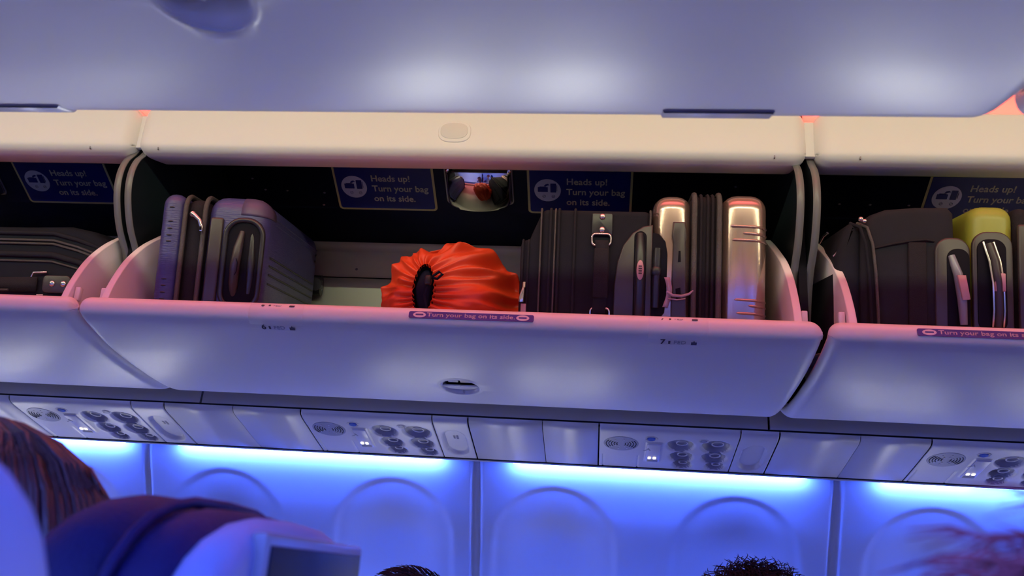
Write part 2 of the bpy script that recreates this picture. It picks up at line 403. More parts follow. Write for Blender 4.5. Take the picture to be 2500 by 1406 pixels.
def psu(gx, label, local_lab):
    root = thing('passenger_service_unit', label, 'reading light panel', (gx + 0.12, 2.38, 0.355), 'passenger service units')
    def depth(x, y):
        d = 0.0; u = x - gx
        for cx, cy, r in CUPS:
            q = math.hypot(u - cx, y - cy) / r
            if q < 1: d = max(d, 0.020 * smooth01(1.0, 0.72, q) * (1.0 - 0.25 * q))
        # oblong sign housing
        ax, ay = u - 0.088, y - 2.385
        if abs(ax) < 0.019 and abs(ay) < 0.062: d = min(d, -0.003)
        # oxygen hatch outline below the grille
        q = max(abs(u) / 0.048, abs(y - 2.455) / 0.047)
        if 0.96 < q < 1.03 and y > 2.41: d = max(d, 0.002)
        return d
    o = build(panel_grid(gx - 0.058, gx + 0.302, depth), 'panel', 'psu', root, sharp=50); solid(o, 0.003, 0)
    def put(cx, cy): return Vector((gx + cx, cy, psu_pt(cy)))
    nrm = Vector((0, -0.243, -0.970)); tv = Vector((0, 0.970, -0.243))
    mt = frame_mtx(put(0, 2.34) + nrm * 0.0015, (1, 0, 0), -tv)   # local z looks down into the cabin
    b = B(); b.tube([mt @ Vector((0, 0, -0.001)), mt @ Vector((0, 0, 0.001))], [0.047, 0.046], 40)
    g = build(b, 'speaker_grille', 'psugrey', root)
    b = B()
    for rr in (0.012, 0.019, 0.026, 0.033, 0.040):
        for a0 in (-0.60, PI - 0.60):
            b.tube([mt @ Vector((rr * math.cos(a0 + k * 0.12), rr * math.sin(a0 + k * 0.12), 0.0012)) for k in range(11)], 0.0011, 5)
    build(b, 'slot', 'dark', g)
    b = B()
    for k in range(8):
        a = 0.55 + k * PI / 4
        for rr in (0.018, 0.030):
            if abs(math.sin(a)) > 0.5: b.tube([mt @ Vector((rr * math.cos(a), rr * math.sin(a), 0.0008)), mt @ Vector((rr * math.cos(a), rr * math.sin(a), 0.0022))], 0.0022, 8)
    build(b, 'vent_hole', 'psu', g)
    # call button
    c = put(0.078, 2.300); mt = frame_mtx(c + nrm * 0.001, (1, 0, 0), -tv)
    b = B(); b.tube([mt @ Vector((0.016 * math.cos(t * PI / 12), 0.013 * math.sin(t * PI / 12), 0)) for t in range(24)], 0.0022, 6, closed=True); rg = build(b, 'button_ring', 'psu', root)
    b = B(); b.tube([mt @ Vector((0, 0, -0.002)), mt @ Vector((0, 0, 0.003))], [0.012, 0.010], 24); o = build(b, 'call_button', 'bluelens', root); o['label'] = 'blue call button'
    c = put(0.214, 2.300); mt = frame_mtx(c + nrm * 0.001, (1, 0, 0), -tv)
    b = B(); b.tube([mt @ Vector((0.012 * math.cos(t * PI / 12), 0.010 * math.sin(t * PI / 12), 0)) for t in range(24)], 0.0022, 6, closed=True); build(b, 'button_ring', 'psu', root)
    b = B(); b.tube([mt @ Vector((0, 0, -0.002)), mt @ Vector((0, 0, 0.002))], [0.009, 0.008], 20); build(b, 'call_button', 'psugrey', root)
    # sign housing with pictogram and lit lamps
    mt = frame_mtx(put(0.088, 2.385) + nrm * 0.004, (1, 0, 0), -tv)
    b = B(); b.box(-0.019, 0.019, -0.060, 0.060, -0.004, 0.003, 0.003, 2, mt); l = build(b, 'sign_lens', 'lens', root)
    b = B(); b.box(-0.009, 0.009, 0.030, 0.033, 0.003, 0.0036, mtx=mt @ Matrix.Rotation(0.7, 4, 'Z')); b.box(-0.002, 0.001, 0.024, 0.040, 0.003, 0.0036, mtx=mt @ Matrix.Rotation(0.4, 4, 'Z')); build(b, 'pictogram', 'psugrey', l)
    for dx in (-0.010, 0.004):
        b = B(); b.box(dx - 0.003, dx + 0.005, -0.034, -0.024, 0.002, 0.005, 0.001, 2, mt); build(b, 'sign_lamp', 'lampwhite', l)
    b = B(); b.box(-0.015, 0.015, -0.056, -0.045, 0.001, 0.0045, 0.002, 2, mt); build(b, 'lamp_cover', 'psugrey', l)
    for i, (cx, cy, r) in enumerate(CUPS):
        c = put(cx, cy) - nrm * 0.013; mt = frame_mtx(c, (1, 0, 0), -tv)
        b = B(); b.grid(lambda i_, j_: mt @ Vector((r * (0.97, 0.90, 0.76, 0.55, 0.30, 0.02)[j_] * math.cos(i_ * PI / 16), r * (0.97, 0.90, 0.76, 0.55, 0.30, 0.02)[j_] * math.sin(i_ * PI / 16), (0.0125, 0.010, 0.003, -0.002, -0.001, 0.001)[j_])), 32, 6, closeu=True)
        o = build(b, 'reading_lamp' if i < 4 else 'air_vent', 'psugrey', root)
        b = B(); b.tube([mt @ Vector((r * 0.36 * math.cos(t * PI / 10) + r * 0.1, r * 0.36 * math.sin(t * PI / 10) + r * 0.12, 0.0075)) for t in range(20)], 0.0018, 6, closed=True); build(b, 'swivel_ring', 'psu', o)
    return root
PS = [(-1.608, 'service panel with reading lamp cups at far left, beside the brown hair'),
      (-0.756, 'service panel of lamp cups and grille beneath the blue suitcase side of the bin'),
      (0.053, 'service panel of lamp cups and grille beneath the rose gold suitcase'),
      (0.886, 'rightmost service panel, cut off by the right picture edge')]
for gx, lab in PS: psu(gx, lab, '')
def plain_panel(x0, x1, k, oxy=False):
    if oxy:
        def depth(x, y):
            q = max(abs(x - (x0 + x1) / 2) / 0.034, 0); cy = 2.395
            v = (y - cy) / 0.085
            rr = math.sqrt(q * q + max(0, abs(v) - 0.35) ** 2 / 0.42)
            return 0.010 * smooth01(1.0, 0.85, rr)
        b = panel_grid(x0 + 0.001, x1 - 0.001, depth)
    else: b = panel_grid(x0 + 0.001, x1 - 0.001, None)
    return b
tn = 8
for gx in (-2.42, -1.608, -0.756, 0.053, 0.886):
    nx = {-2.42: -1.608, -1.608: -0.756, -0.756: 0.053, 0.053: 0.886, 0.886: 1.72}[gx]
    if gx > -2:
        r = thing('oxygen_mask_hatch', {-1.608: 'narrow hatch with long oval recess, leftmost of its kind above the brown hair', -0.756: 'narrow hatch with long oval recess and tiny print below the orange sack', 0.053: 'narrow hatch with long oval recess below the gap right of the rose suitcase', 0.886: 'narrow hatch past the rightmost service panel at the picture edge'}[gx], 'hatch', (gx + 0.352, 2.38, 0.355), 'oval recess hatches')
        o = build(plain_panel(gx + 0.304, gx + 0.400, 0, True), 'panel', 'psu', r, sharp=50); solid(o, 0.003, 0)
        mt = frame_mtx(Vector((gx + 0.352, 2.375, psu_pt(2.375) + 0.008)), Vector((0, -0.970, 0.243)), (-1, 0, 0))
        if gx in (-1.608, -0.756):
            b = text_b('MASK\nINSIDE', 0.0085, mt, 'CENTER'); build(b, 'lettering', 'psugrey', r)
    edges = [gx + 0.402, gx + 0.60, nx - 0.061]
    for a, c in zip(edges[:-1], edges[1:]):
        o = build(panel_grid(a + 0.001, c - 0.001, None), 'trim_%d' % tn, 'psu'); solid(o, 0.003, 0); struct(o); tn += 1
b = B(); b.grid(lambda i, j: Vector(((XA, XB)[i], PP[j][0] + 0.012, PP[j][1] + 0.030)), 2, len(PP)); struct(build(b, 'trim_%d' % tn, 'dark')); tn += 1

# ---------------------------------------------------------------- bin housings
HP = spline([(1.80, 0.905), (1.74, 0.888), (1.718, 0.889), (1.705, 0.896), (1.700, 0.910), (1.700, 0.950), (1.703, 0.988), (1.711, 1.003), (1.74, 1.011), (1.80, 1.013)], 5)
FR = spline([(1.78, 1.05), (1.745, 0.915), (1.708, 0.86), (1.697, 0.815), (1.707, 0.765), (1.740, 0.708), (1.788, 0.660), (1.823, 0.60), (1.84, 0.54)], 5)
BU = Vector((0, -0.866, 0.5)); BNrm = Vector((0, -0.5, -0.866))    # liner slope direction and its face normal
def liner_pt(x, s, h=0.0):   # s: distance up the slope from the lower edge of the placards
    return Vector((x, 2.244, 0.991)) + BU * s + BNrm * h
def housing(x0, x1, label, hx0, hx1, grooves, button, screws, ledge_screws):
    root = thing('bin_housing', label, 'overhead bin frame', ((x0 + x1) / 2, 1.75, 0.9), 'fixed bin housings')
    b = shell(HP, hx0, hx1, 0.030, 0.030, sgn=-1.0)
    h = build(b, 'header', 'header', root, sharp=50); solid(h, 0.008, 0)
    for g in grooves:
        b = B(); b.box(g - 0.0012, g + 0.0012, 1.6985, 1.702, 0.905, 0.985); b.box(g - 0.0012, g + 0.0012, 1.70, 1.714, 0.890, 0.906, mtx=Matrix.Identity(4)); build(b, 'seam', 'metal', h)
    if button is not None:
        def stad(rx, rz, cx, cz, n=40):
            return [(cx + math.copysign(abs(math.cos(t)) ** 0.75, math.cos(t)) * rx, cz + math.copysign(abs(math.sin(t)) ** 0.75, math.sin(t)) * rz) for t in [k * 2 * PI / n for k in range(n)]]
        b = B(); b.prism(stad(0.0375, 0.0265, button, 0.941), 'y', 1.6935, 1.701, 0.0025, 3); bt = build(b, 'striker_cover', 'header', root)
        b = B(); b.prism(stad(0.031, 0.020, button - 0.001, 0.943), 'y', 1.6925, 1.695, 0.001, 2); build(b, 'cover_face', 'ledge', bt)
        bt['label'] = 'oval striker cover'
    b = B(); pts = [(1.78, 1.085), (2.095, 1.077), (2.244, 0.991), (2.342, 0.915)]
    b.grid(lambda i, j: Vector(((x0, x1)[i], pts[j][0], pts[j][1])), 2, 4); l = build(b, 'back_liner', 'navy', root); solid(l, 0.004, 0); l['label'] = 'dark navy back liner'
    b = B(); lp = [(2.346, 0.918), (2.330, 0.9175), (2.334, 0.908), (2.338, 0.893), (2.333, 0.886), (2.336, 0.86), (2.340, 0.812)]
    b.grid(lambda i, j: Vector(((x0, x1)[i], lp[j][0], lp[j][1])), 2, len(lp)); l = build(b, 'ledge_strip', 'ledge', root); solid(l, 0.004, 0)
    for (sx, sz) in ledge_screws:
        b = B(); b.ball((sx, 2.334, sz), 0.004, 2, (1, 0.5, 1)); build(b, 'screw', 'metal', root)
    for (sx, ss) in screws:
        p = liner_pt(sx, ss, 0.002); b = B(); b.ball(p, 0.0042, 2, (1, 0.7, 0.7)); build(b, 'screw', 'metal', root)
    for xs_ in (x0, x1):
        s_ = 1 if xs_ == x0 else -1
        a, c = sorted((xs_, xs_ + s_ * 0.004))
        b = B(); poly = FR + [(2.0, 0.50), (2.35, 0.62), (2.345, 0.92), (2.244, 1.0), (2.095, 1.083), (1.9, 1.085)]
        b.prism(poly, 'x', a, c); fr = build(b, 'side_frame', 'frame', root)
        ea, ec = sorted((xs_ - s_ * 0.001, xs_ + s_ * 0.0145))
        b = B(); ed = [p for p in FR if p[1] < 1.0]; b.grid(lambda i, j: Vector(((ea, ec)[i], ed[j][0] - 0.002 + 0.004 * 0, ed[j][1])), 2, len(ed)); e = build(b, 'edge_trim', 'edge', fr); solid(e, 0.003, 0)
    return root
def scr(pts): return pts
housing(-1.100, 0.407, 'fixed bin housing with cream header and navy liner, middle one above the orange sack', -1.099, 0.419,
        (-1.045, 0.351), -0.349, [(-0.815, 0.055), (-0.825, 0.012), (-0.79, -0.035), (-0.925, 0.06), (-0.895, -0.03), (-0.99, 0.062), (-1.02, 0.10), (0.335, 0.06), (0.350, 0.02), (0.355, -0.03), (0.34, 0.10)],
        [(-0.735, 0.835), (0.3, 0.84)])
housing(-2.62, -1.113, 'fixed bin housing with cream header at far left above the flat black bag', -2.63, -1.116, (-1.213,), None, [(-1.30, 0.12)], [(-1.2, 0.84)])
housing(0.427, 1.96, 'fixed bin housing with cream header at far right above the lime suitcase', 0.443, 1.97, (0.529,), None, [(0.62, 0.05), (0.70, 0.05), (0.80, 0.05)], [(0.6, 0.84)])
# filler behind the header gaps
for k, (a, c) in enumerate([(-1.118, -1.095), (0.412, 0.448)]):
    b = B(); b.box(a, c, 1.722, 1.735, 0.905, 0.990, 0.002); struct(build(b, 'trim_%d' % tn, 'header')); tn += 1
    b = B(); b.box(*((-1.1115, -1.1015) if k == 0 else (0.4085, 0.4255)), 1.78, 2.3, 0.45, 1.08); struct(build(b, 'trim_%d' % tn, 'dark')); tn += 1

# ---------------------------------------------------------------- placards and mirrors on the liner
def rrect(x0, x1, z0, z1, r, n=5):
    P = []
    for cx, cz, a in ((x1 - r, z1 - r, 0), (x0 + r, z1 - r, PI / 2), (x0 + r, z0 + r, PI), (x1 - r, z0 + r, 1.5 * PI)):
        for k in range(n + 1): P.append((cx + r * math.cos(a + k * PI / 2 / n), cz + r * math.sin(a + k * PI / 2 / n)))
    return P
def placard(x, w_, lab):
    mt = frame_mtx(liner_pt(x, 0.0, 0.003), (1, 0, 0), BU)
    root = thing('caution_placard', lab, 'sign', tuple(mt.translation), 'heads up placards')
    b = B(); b.prism(rrect(0, w_, 0, 0.215, 0.012), 'z', 0, 0.0015, mtx=mt); build(b, 'border', 'signyellow', root)
    b = B(); b.prism(rrect(0.0065, w_ - 0.0065, 0.0065, 0.2085, 0.007), 'z', 0.001, 0.0022, mtx=mt); build(b, 'plate', 'signblue', root)
    cx, cz = 0.056, 0.080
    b = B(); b.prism([(cx + 0.037 * math.cos(t * PI / 24), cz + 0.037 * math.sin(t * PI / 24)) for t in range(48)], 'z', 0.002, 0.003, mtx=mt); p = build(b, 'pictogram_disc', 'signwhite', root)
    b = B(); b.prism(rrect(cx - 0.027, cx + 0.001, cz - 0.005, cz + 0.011, 0.001), 'z', 0.003, 0.0038, mtx=mt)
    b.prism(rrect(cx - 0.022, cx - 0.004, cz + 0.0115, cz + 0.0128, 0.0005), 'z', 0.003, 0.0038, mtx=mt)
    b.prism(rrect(cx + 0.008, cx + 0.024, cz - 0.006, cz + 0.023, 0.001), 'z', 0.003, 0.0038, mtx=mt)
    b.prism(rrect(cx + 0.0255, cx + 0.027, cz - 0.002, cz + 0.018, 0.0005), 'z', 0.003, 0.0038, mtx=mt)
    b.prism([(cx - 0.010, cz + 0.014), (cx - 0.006, cz + 0.020), (cx + 0.001, cz + 0.022), (cx + 0.006, cz + 0.018), (cx + 0.001, cz + 0.017), (cx - 0.004, cz + 0.014)], 'z', 0.003, 0.0038, mtx=mt)
    for dx in (-0.010, 0.016):
        b.tube([mt @ Vector((cx + dx + 0.0042 * math.cos(t * PI / 8), cz - 0.020 + 0.0042 * math.sin(t * PI / 8), 0.0032)) for t in range(16)], 0.0005, 4, closed=True)
        b.tube([mt @ Vector((cx + dx - 0.003, cz - 0.022, 0.0032)), mt @ Vector((cx + dx + 0.003, cz - 0.017, 0.0032))], 0.0006, 4)
    build(b, 'pictogram', 'signblue', p)
    for s_, z_ in (('Heads up!', 0.100), ('Turn your bag', 0.066), ('on its side.', 0.032)):
        m2 = mt @ Matrix.Translation((0.108, z_, 0.0025)) @ Matrix.Diagonal((0.98, 1, 1, 1))
        build(text_b(s_, 0.0285, m2, bold=0.0006), 'lettering', 'signtext', root)
    return root
placard(-0.778, 0.290, 'blue heads up placard with yellow edge above the blue suitcase, left of the convex mirror')
placard(-0.226, 0.290, 'blue heads up placard above the black carry-on, right of the convex mirror')
placard(-1.745, 0.290, 'blue heads up placard at far left above the flat black bag')
placard(0.832, 0.290, 'blue heads up placard at far right behind the lime suitcase')
def cmirror(x, w_, lab):
    mt = frame_mtx(liner_pt(x, 0.030, 0.003), (1, 0, 0), BU); hh = 0.15
    root = thing('convex_mirror', lab, 'mirror', tuple(mt.translation), 'convex bin mirrors')
    n = 40
    def f(i, j):
        u = i / (n - 1); v = j / (n - 1)
        q = (1 - (2 * u - 1) ** 4) * (1 - (2 * v - 1) ** 4)
        dx = (u - 0.5) * w_; dz = (v - 0.15) * hh
        d = 0.008 + math.sqrt(0.18 ** 2 - dx * dx - dz * dz) - math.sqrt(0.18 ** 2 - (w_ / 2) ** 2 - (0.45 * hh) ** 2)
        return mt @ Vector((0.004 + u * (w_ - 0.008), 0.004 + v * (hh - 0.008), 0.002 + d * min(1, q * 6) ** 0.5))
    b = B(); b.grid(f, n, n); build(b, 'mirror_face', 'mirror', root)
    b = B(); b.tube([mt @ Vector((p[0], p[1], 0.002)) for p in rrect(0, w_, 0, hh, 0.012)], 0.003, 6, closed=True); build(b, 'rim', 'mirrorframe', root)
    return root
cmirror(-0.455, 0.188, 'convex mirror between the two middle blue placards')
cmirror(-1.995, 0.188, 'convex mirror at far left edge beside the leftmost placard')

# ---------------------------------------------------------------- open buckets
BP0 = [(1.668, 0.495), (1.652, 0.5055), (1.638, 0.5035), (1.629, 0.495), (1.6265, 0.482), (1.630, 0.4705), (1.640, 0.4640), (1.655, 0.4570), (1.70, 0.4435), (1.76, 0.4295), (1.83, 0.4185), (1.90, 0.4105), (1.97, 0.4045), (2.05, 0.402), (2.10, 0.408), (2.145, 0.425), (2.17, 0.445)]
TILT = math.radians(12)
def bucket(x0, x1, label, lx=None, tabs=(), sticker=None, near=False, panels=(1, 1)):
    """the moving bucket; built on the far side, mirrored over the centre line for the near side"""
    rot = math.radians(6.0) if near else 0.0
    def X(v):
        if not near: return v
        y, z = v.y - 1.63, v.z - 0.49
        y, z = y * math.cos(rot) - z * math.sin(rot), y * math.sin(rot) + z * math.cos(rot)
        return Vector((v.x, my(1.63 + y), 0.49 + z + 0.027))
    def fin(b, *a, **k):
        if near:
            for v in b.bm.verts: v.co = X(v.co)
            bmesh.ops.reverse_faces(b.bm, faces=b.bm.faces)
        return build(b, *a, **k)
    root = thing('overhead_bin', label, 'overhead bin', X(Vector(((x0 + x1) / 2, 1.9, 0.42))), 'open pivoting overhead bins')
    prof = spline(BP0, 6)
    prof = prof[:60] + fine_prof(prof[60:80], 0.003) + prof[80:]
    LY, LA, LB, LD = (1.876 if near else 1.918), 0.045, 0.052, 0.024
    def extra(x, j):
        d = 0.0
        if lx is not None:
            q = math.hypot((x - lx) / LA, (prof[j][0] - LY) / LB)
            if q < 1.15:
                d = -LD * smooth01(1.0, 0.70, q)
                if 0.97 < q < 1.15: d += 0.0025 * (1 - abs(q - 1.06) / 0.09)
        return d
    dense = [(lx - 0.052, lx + 0.052, 0.003)] if lx is not None else None
    b = shell(prof, x0, x1, 0.022, 0.026, extra, dense, sgn=1.0)
    f = fin(b, 'door_face', 'plastic', root, sharp=60); solid(f, 0.004, 0)
    # fine pinstripe groove under the rim
    b = B(); b.box(x0 + 0.05, x1 - 0.03, 1.672, 1.6735, 0.4500, 0.4512); fin(b, 'pinstripe', 'psu', f)
    # tray (floor and back)
    b = B(); T = spline([(1.668, 0.494), (1.672, 0.468), (1.70, 0.4645), (1.90, 0.506), (2.26, 0.583), (2.31, 0.60), (2.328, 0.64), (2.334, 0.70), (2.335, 0.806)], 4)
    b.grid(lambda i, j: Vector(((x0 + 0.022, x1 - 0.022)[i], T[j][0], T[j][1])), 2, len(T)); t = fin(b, 'tray', 'tray', root); solid(t, 0.003, -1 if near else 1)
    arc = spline([(1.640, 0.492), (1.658, 0.545), (1.695, 0.610), (1.745, 0.665), (1.80, 0.708), (1.87, 0.757), (1.922, 0.790)], 5)
    poly = arc + [(1.935, 0.790), (1.945, 0.780), (1.975, 0.70), (2.01, 0.62), (2.05, 0.54), (2.0, 0.44), (1.83, 0.445), (1.70, 0.46)]
    for k, on in enumerate(panels):
        if not on: continue
        a = x0 + 0.038 if k == 0 else x1 - (0.051 if x1 > 0 else 0.043)
        b = B(); b.prism(poly, 'x', a, a + 0.016, 0.002, 2); p = fin(b, 'end_panel', 'plastic', root)
        hx = a - 0.014 if k == 0 else a + 0.018
        b = B(); b.box(hx, hx + 0.012, 1.66, 1.672, 0.505, 0.535, 0.002); b.box(hx - 0.004, hx + 0.008, 1.655, 1.67, 0.490, 0.507, 0.002); fin(b, 'pivot_bracket', 'plastic', p)
    if lx is not None:
        lz = 0.4130 if near else 0.4085
        tz = math.atan2(0.4045 - 0.4185, 0.14)
        mt = frame_mtx((lx, LY, lz), (-1, 0, 0), (0, math.cos(tz), math.sin(tz)))
        # paddle over the outboard half, dark sheet stands in for shade inside the recess
        def g(i, j):
            a = i * PI / 30; r = j / 8; u = math.cos(a); v = math.sin(a)
            return mt @ Vector((LA * 0.90 * u * r, -0.004 + 0.046 * max(0.0, v) ** 0.9 * r - (0.033 * math.sqrt(max(0, 1 - u * u)) * (1 - v) if near else -0.006 * (1 - u * u) * (1 - r)), -0.0015 - 0.006 * r * r * max(0, v)))
        b = B(); b.grid(g, 31, 9); lt = fin(b, 'latch', 'plastic', root); solid(lt, 0.003, 0)
        if not near:
            b = B(); b.grid(lambda i, j: mt @ Vector((LA * 0.84 * (j / 6) * math.cos(i * PI / 16), 0.004 + LB * 0.86 * (j / 6) * math.sin(i * PI / 16) - (0.004 if math.sin(i * PI / 16) < 0 else 0), -0.0095)), 32, 7, closeu=True); fin(b, 'latch_shade', 'dark', lt)
            b = B(); b.box(-0.026, -0.002, -0.034, -0.016, -0.010, -0.004, 0.001, 2, mt); fin(b, 'latch_bar', 'ledge', lt)
            b = B(); b.box(0.003, 0.026, -0.034, -0.016, -0.010, -0.004, 0.001, 2, mt); fin(b, 'latch_bar', 'ledge', lt)
        b = B(); b.tube([mt @ Vector((LA * 1.04 * math.cos(t * PI / 24), LB * 1.04 * math.sin(t * PI / 24), 0.0012)) for t in range(48)], 0.0017, 6, closed=True); fin(b, 'latch_ring', 'lens', lt)
    for (tx, num) in tabs:
        tw = 0.059
        tp = spline([(1.655, 0.5045), (1.638, 0.5035), (1.629, 0.495), (1.6265, 0.482), (1.630, 0.4705), (1.640, 0.4640), (1.657, 0.4563)], 5); TN = normals(tp)
        b = B(); b.grid(lambda i, j: Vector((tx + (-tw, -tw + 0.002, tw - 0.002, tw)[i], tp[j][0] + TN[j][0] * (0.0008, 0.0022, 0.0022, 0.0008)[i] * (2.4 if near else 1), tp[j][1] + TN[j][1] * (0.0008, 0.0022, 0.0022, 0.0008)[i] * (2.4 if near else 1))), 4, len(tp))
        tb = fin(b, 'row_label', 'lens' if near else 'plastic', root, sharp=60)
        if num:
            for (o_, up) in (((tx - 0.034, 1.6525, 0.4558), (0, -0.91, 0.42)), ((tx - 0.034, 1.627, 0.4945), (0, 0.75, 0.66))):
                mt = frame_mtx(o_, (1, 0, 0), up)
                mt = mt @ Matrix.Translation((0, 0, 0.002))
                sz = 0.020 if up[1] < 0 else 0.014
                b = text_b(num, sz, mt, bold=0.0004); fin(b, 'lettering', 'ink', tb)
                b = text_b('FED', sz * 0.72, mt @ Matrix.Translation((0.026, 0.001, 0))); 
                b2 = B(); b2.box(0.016, 0.020, 0.001, 0.010, 0, 0.0004, mtx=mt)
                b2.box(0.060, 0.071, 0.0, 0.008, 0, 0.0004, mtx=mt); b2.prism([(0.0635, 0.008), (0.0675, 0.008), (0.0655, 0.0125)], 'z', 0, 0.0004, mtx=mt)
                fin(b, 'lettering', 'psugrey', tb); fin(b2, 'seat_symbol', 'ink', tb)
    if sticker:
        sx0, sx1, txt = sticker
        mt = frame_mtx((sx0, 1.6250, 0.4800), (1, 0, 0), (0, 0.17, 0.985)) @ Matrix.Translation((0, 0, 0.0020))
        W_ = sx1 - sx0
        b = B(); b.prism(rrect(0, W_, 0, 0.0155, 0.004), 'z', 0, 0.0006, mtx=mt); st = fin(b, 'caution_sticker', 'stickerblue', root)
        st['label'] = 'purple blue sticker on the rim'
        b = text_b(txt, 0.0140, mt @ Matrix.Translation((W_ / 2, 0.0048, 0.0007)) @ Matrix.Diagonal((1.22, 0.85, 1, 1)), 'CENTER', bold=0.0003); fin(b, 'lettering', 'stickertext', st)
        for cx in (0.022, W_ - 0.022):
            b = B(); b.prism([(cx + 0.013 * math.cos(t * PI / 12), 0.0078 + 0.0060 * math.sin(t * PI / 12)) for t in range(24)], 'z', 0.0006, 0.0012, mtx=mt)
            fin(b, 'emblem', 'stickertext', st)
        for cx in (0.022, W_ - 0.022):
            b = B(); b.prism(rrect(cx - 0.008, cx + 0.008, 0.0065, 0.0095, 0.001), 'z', 0.0011, 0.0016, mtx=mt); fin(b, 'lettering', 'stickerblue', st)
    return root
bucket(-1.103, 0.416, 'open white bin holding the blue suitcase, orange sack and rose gold suitcase', -0.325, [(-0.669, '6'), (0.142, '7')], (-0.392, -0.140, 'Turn your bag on its side.'))
bucket(-2.62, -1.113, 'open white bin at far left holding the flat black bag', None, [], (-1.56, -1.307, 'Turn your bag on its side.'), panels=(0, 1))
bucket(0.430, 1.95, 'open white bin at far right holding the lime green suitcase', None, [], (0.585, 0.840, 'Turn your bag on its side.'), panels=(1, 0))
bucket(-1.098, 0.404, 'large near bin overhead across the top of the picture, recessed latch at its upper left', -0.361, [(0.113, None), (-0.695, None)], None, near=True)
bucket(0.423, 1.95, 'sliver of the next near bin at the upper right corner', None, [], None, near=True)

# ---------------------------------------------------------------- luggage (local frame: x right, y into the bin, z up; root tilted with the bin floor)
def bag_root(name, label, cat, x, yaw=0.0, group=None, dy=0.0):
    r = thing(name, label, cat, (x, 1.75 + dy, 0.4805 + dy * 0.2126), group)
    R = Matrix.Rotation(math.radians(yaw), 3, 'Z') @ Matrix.Rotation(TILT, 3, 'X')
    r.rotation_euler = R.to_euler(); return r
def loc(b, name, m, parent, **k): return build(b, name, m, parent, local=True, **k)
def ring_pts(x0, x1, z0, z1, r, y, n=6): return [Vector((p[0], y, p[1])) for p in rrect(x0, x1, z0, z1, r, n)]
def plate(b, x0, x1, z0, z1, r, ya, yb, bev=0.002): return b.prism(rrect(x0, x1, z0, z1, r, 6), 'y', ya, yb, bev, 2)

# blue scratched hard case
r = bag_root('suitcase', 'scratched navy blue hard suitcase on its side at the left of the middle bin', 'suitcase', -0.885, 7)
b = B(); b.box(-0.120, -0.066, 0, 0.55, 0, 0.297, 0.040, 5); s1 = loc(b, 'shell_half', 'bluecase', r)
b = B(); b.box(-0.018, 0.122, 0, 0.55, 0, 0.300, 0.040, 5); s2 = loc(b, 'shell_half', 'bluecase', r)
b = B(); b.box(-0.072, -0.012, 0.010, 0.54, 0.010, 0.290, 0.028, 4); loc(b, 'belt', 'belt', r)
for x in (-0.064, -0.020):
    b = B(); b.tube([Vector((x, p[0], p[1])) for p in rrect(0.005, 0.545, 0.005, 0.296, 0.035, 6)], 0.0058, 8, closed=True); loc(b, 'zip_track', 'zip', r)
b = B()
b.tube([(-0.045, -0.004, 0.252), (-0.037, -0.008, 0.246), (-0.026, -0.009, 0.236), (-0.021, -0.008, 0.222), (-0.021, -0.007, 0.212)], [0.006, 0.0055, 0.005, 0.0055, 0.005], 8); b.ball((-0.044, -0.002, 0.250), 0.008, 2); z = loc(b, 'zip_pull', 'chrome', r)
b = B(); b.box(-0.0235, -0.0185, -0.0145, -0.010, 0.214, 0.222, 0.001); loc(b, 'pull_hole', 'dark', z)
b = B(); b.box(-0.003, 0.026, -0.008, 0.004, 0.0, 0.246, 0.005, 3); loc(b, 'side_strap', 'brownplastic', r)
for z in (0.263, 0.231, 0.215, 0.200, 0.186, 0.101, 0.086, 0.071, 0.056, 0.041):
    b = B(); b.tube([(-0.088, -0.0002, z), (-0.094, 0.0004, z), (-0.104, 0.006, z), (-0.112, 0.014, z), (-0.117, 0.024, z)], [0.001, 0.0024, 0.0028, 0.0028, 0.001], 6); loc(b, 'rib_groove', 'blackplastic', s1)
for z in (0.170, 0.151, 0.131, 0.110):
    b = B(); b.tube([(0.1222, 0.045, z), (0.1222, 0.50, z - 0.006)], 0.0024, 6); loc(b, 'side_groove', 'blackplastic', s2)
for z in (0.262, 0.250):
    b = B(); b.tube([(0.1215, 0.06, z), (0.1215, 0.52, z)], 0.0018, 6); loc(b, 'side_rib', 'bluecase', s2)
b = B(); plate(b, 0.034, 0.116, 0.045, 0.244, 0.036, -0.003, 0.006, 0.002); p = loc(b, 'handle_recess', 'dark', r)
b = B(); b.tube(ring_pts(0.034, 0.116, 0.045, 0.244, 0.036, -0.003), 0.0062, 8, closed=True); loc(b, 'recess_frame', 'blackplastic', r)
b = B(); b.tube([(0.062, 0.004, 0.075), (0.062, -0.006, 0.10), (0.063, -0.011, 0.14), (0.066, -0.010, 0.18), (0.070, -0.002, 0.218)], [0.008, 0.010, 0.011, 0.010, 0.006], 10); h = loc(b, 'carry_handle', 'brownplastic', r)
b = B(); b.tube([(0.067, -0.0205, 0.118), (0.071, -0.0205, 0.128), (0.071, -0.0205, 0.146), (0.067, -0.0205, 0.155)], 0.0009, 5); loc(b, 'handle_emboss', 'dark', h)
b = B(); b.tube([(0.095, 0.003, 0.08), (0.096, -0.004, 0.15), (0.092, 0.003, 0.215)], [0.007, 0.009, 0.006], 10); loc(b, 'trolley_grip', 'blackplastic', r)
b = B(); b.box(-0.0186, 0.1226, -0.0006, 0.5506, -0.0006, 0.3006, 0.040, 5)
for co, no in (((0.062, 0, 0), (1, 0, 0)), ((0, 0, 0.256), (0, 0, 1)), ((0, 0.070, 0), (0, -1, 0))):
    bmesh.ops.bisect_plane(b.bm, geom=list(b.bm.verts) + list(b.bm.edges) + list(b.bm.faces), plane_co=co, plane_no=no, clear_inner=True)
o = loc(b, 'corner_guard', 'bluecase2', s2); solid(o, 0.0012, 0)
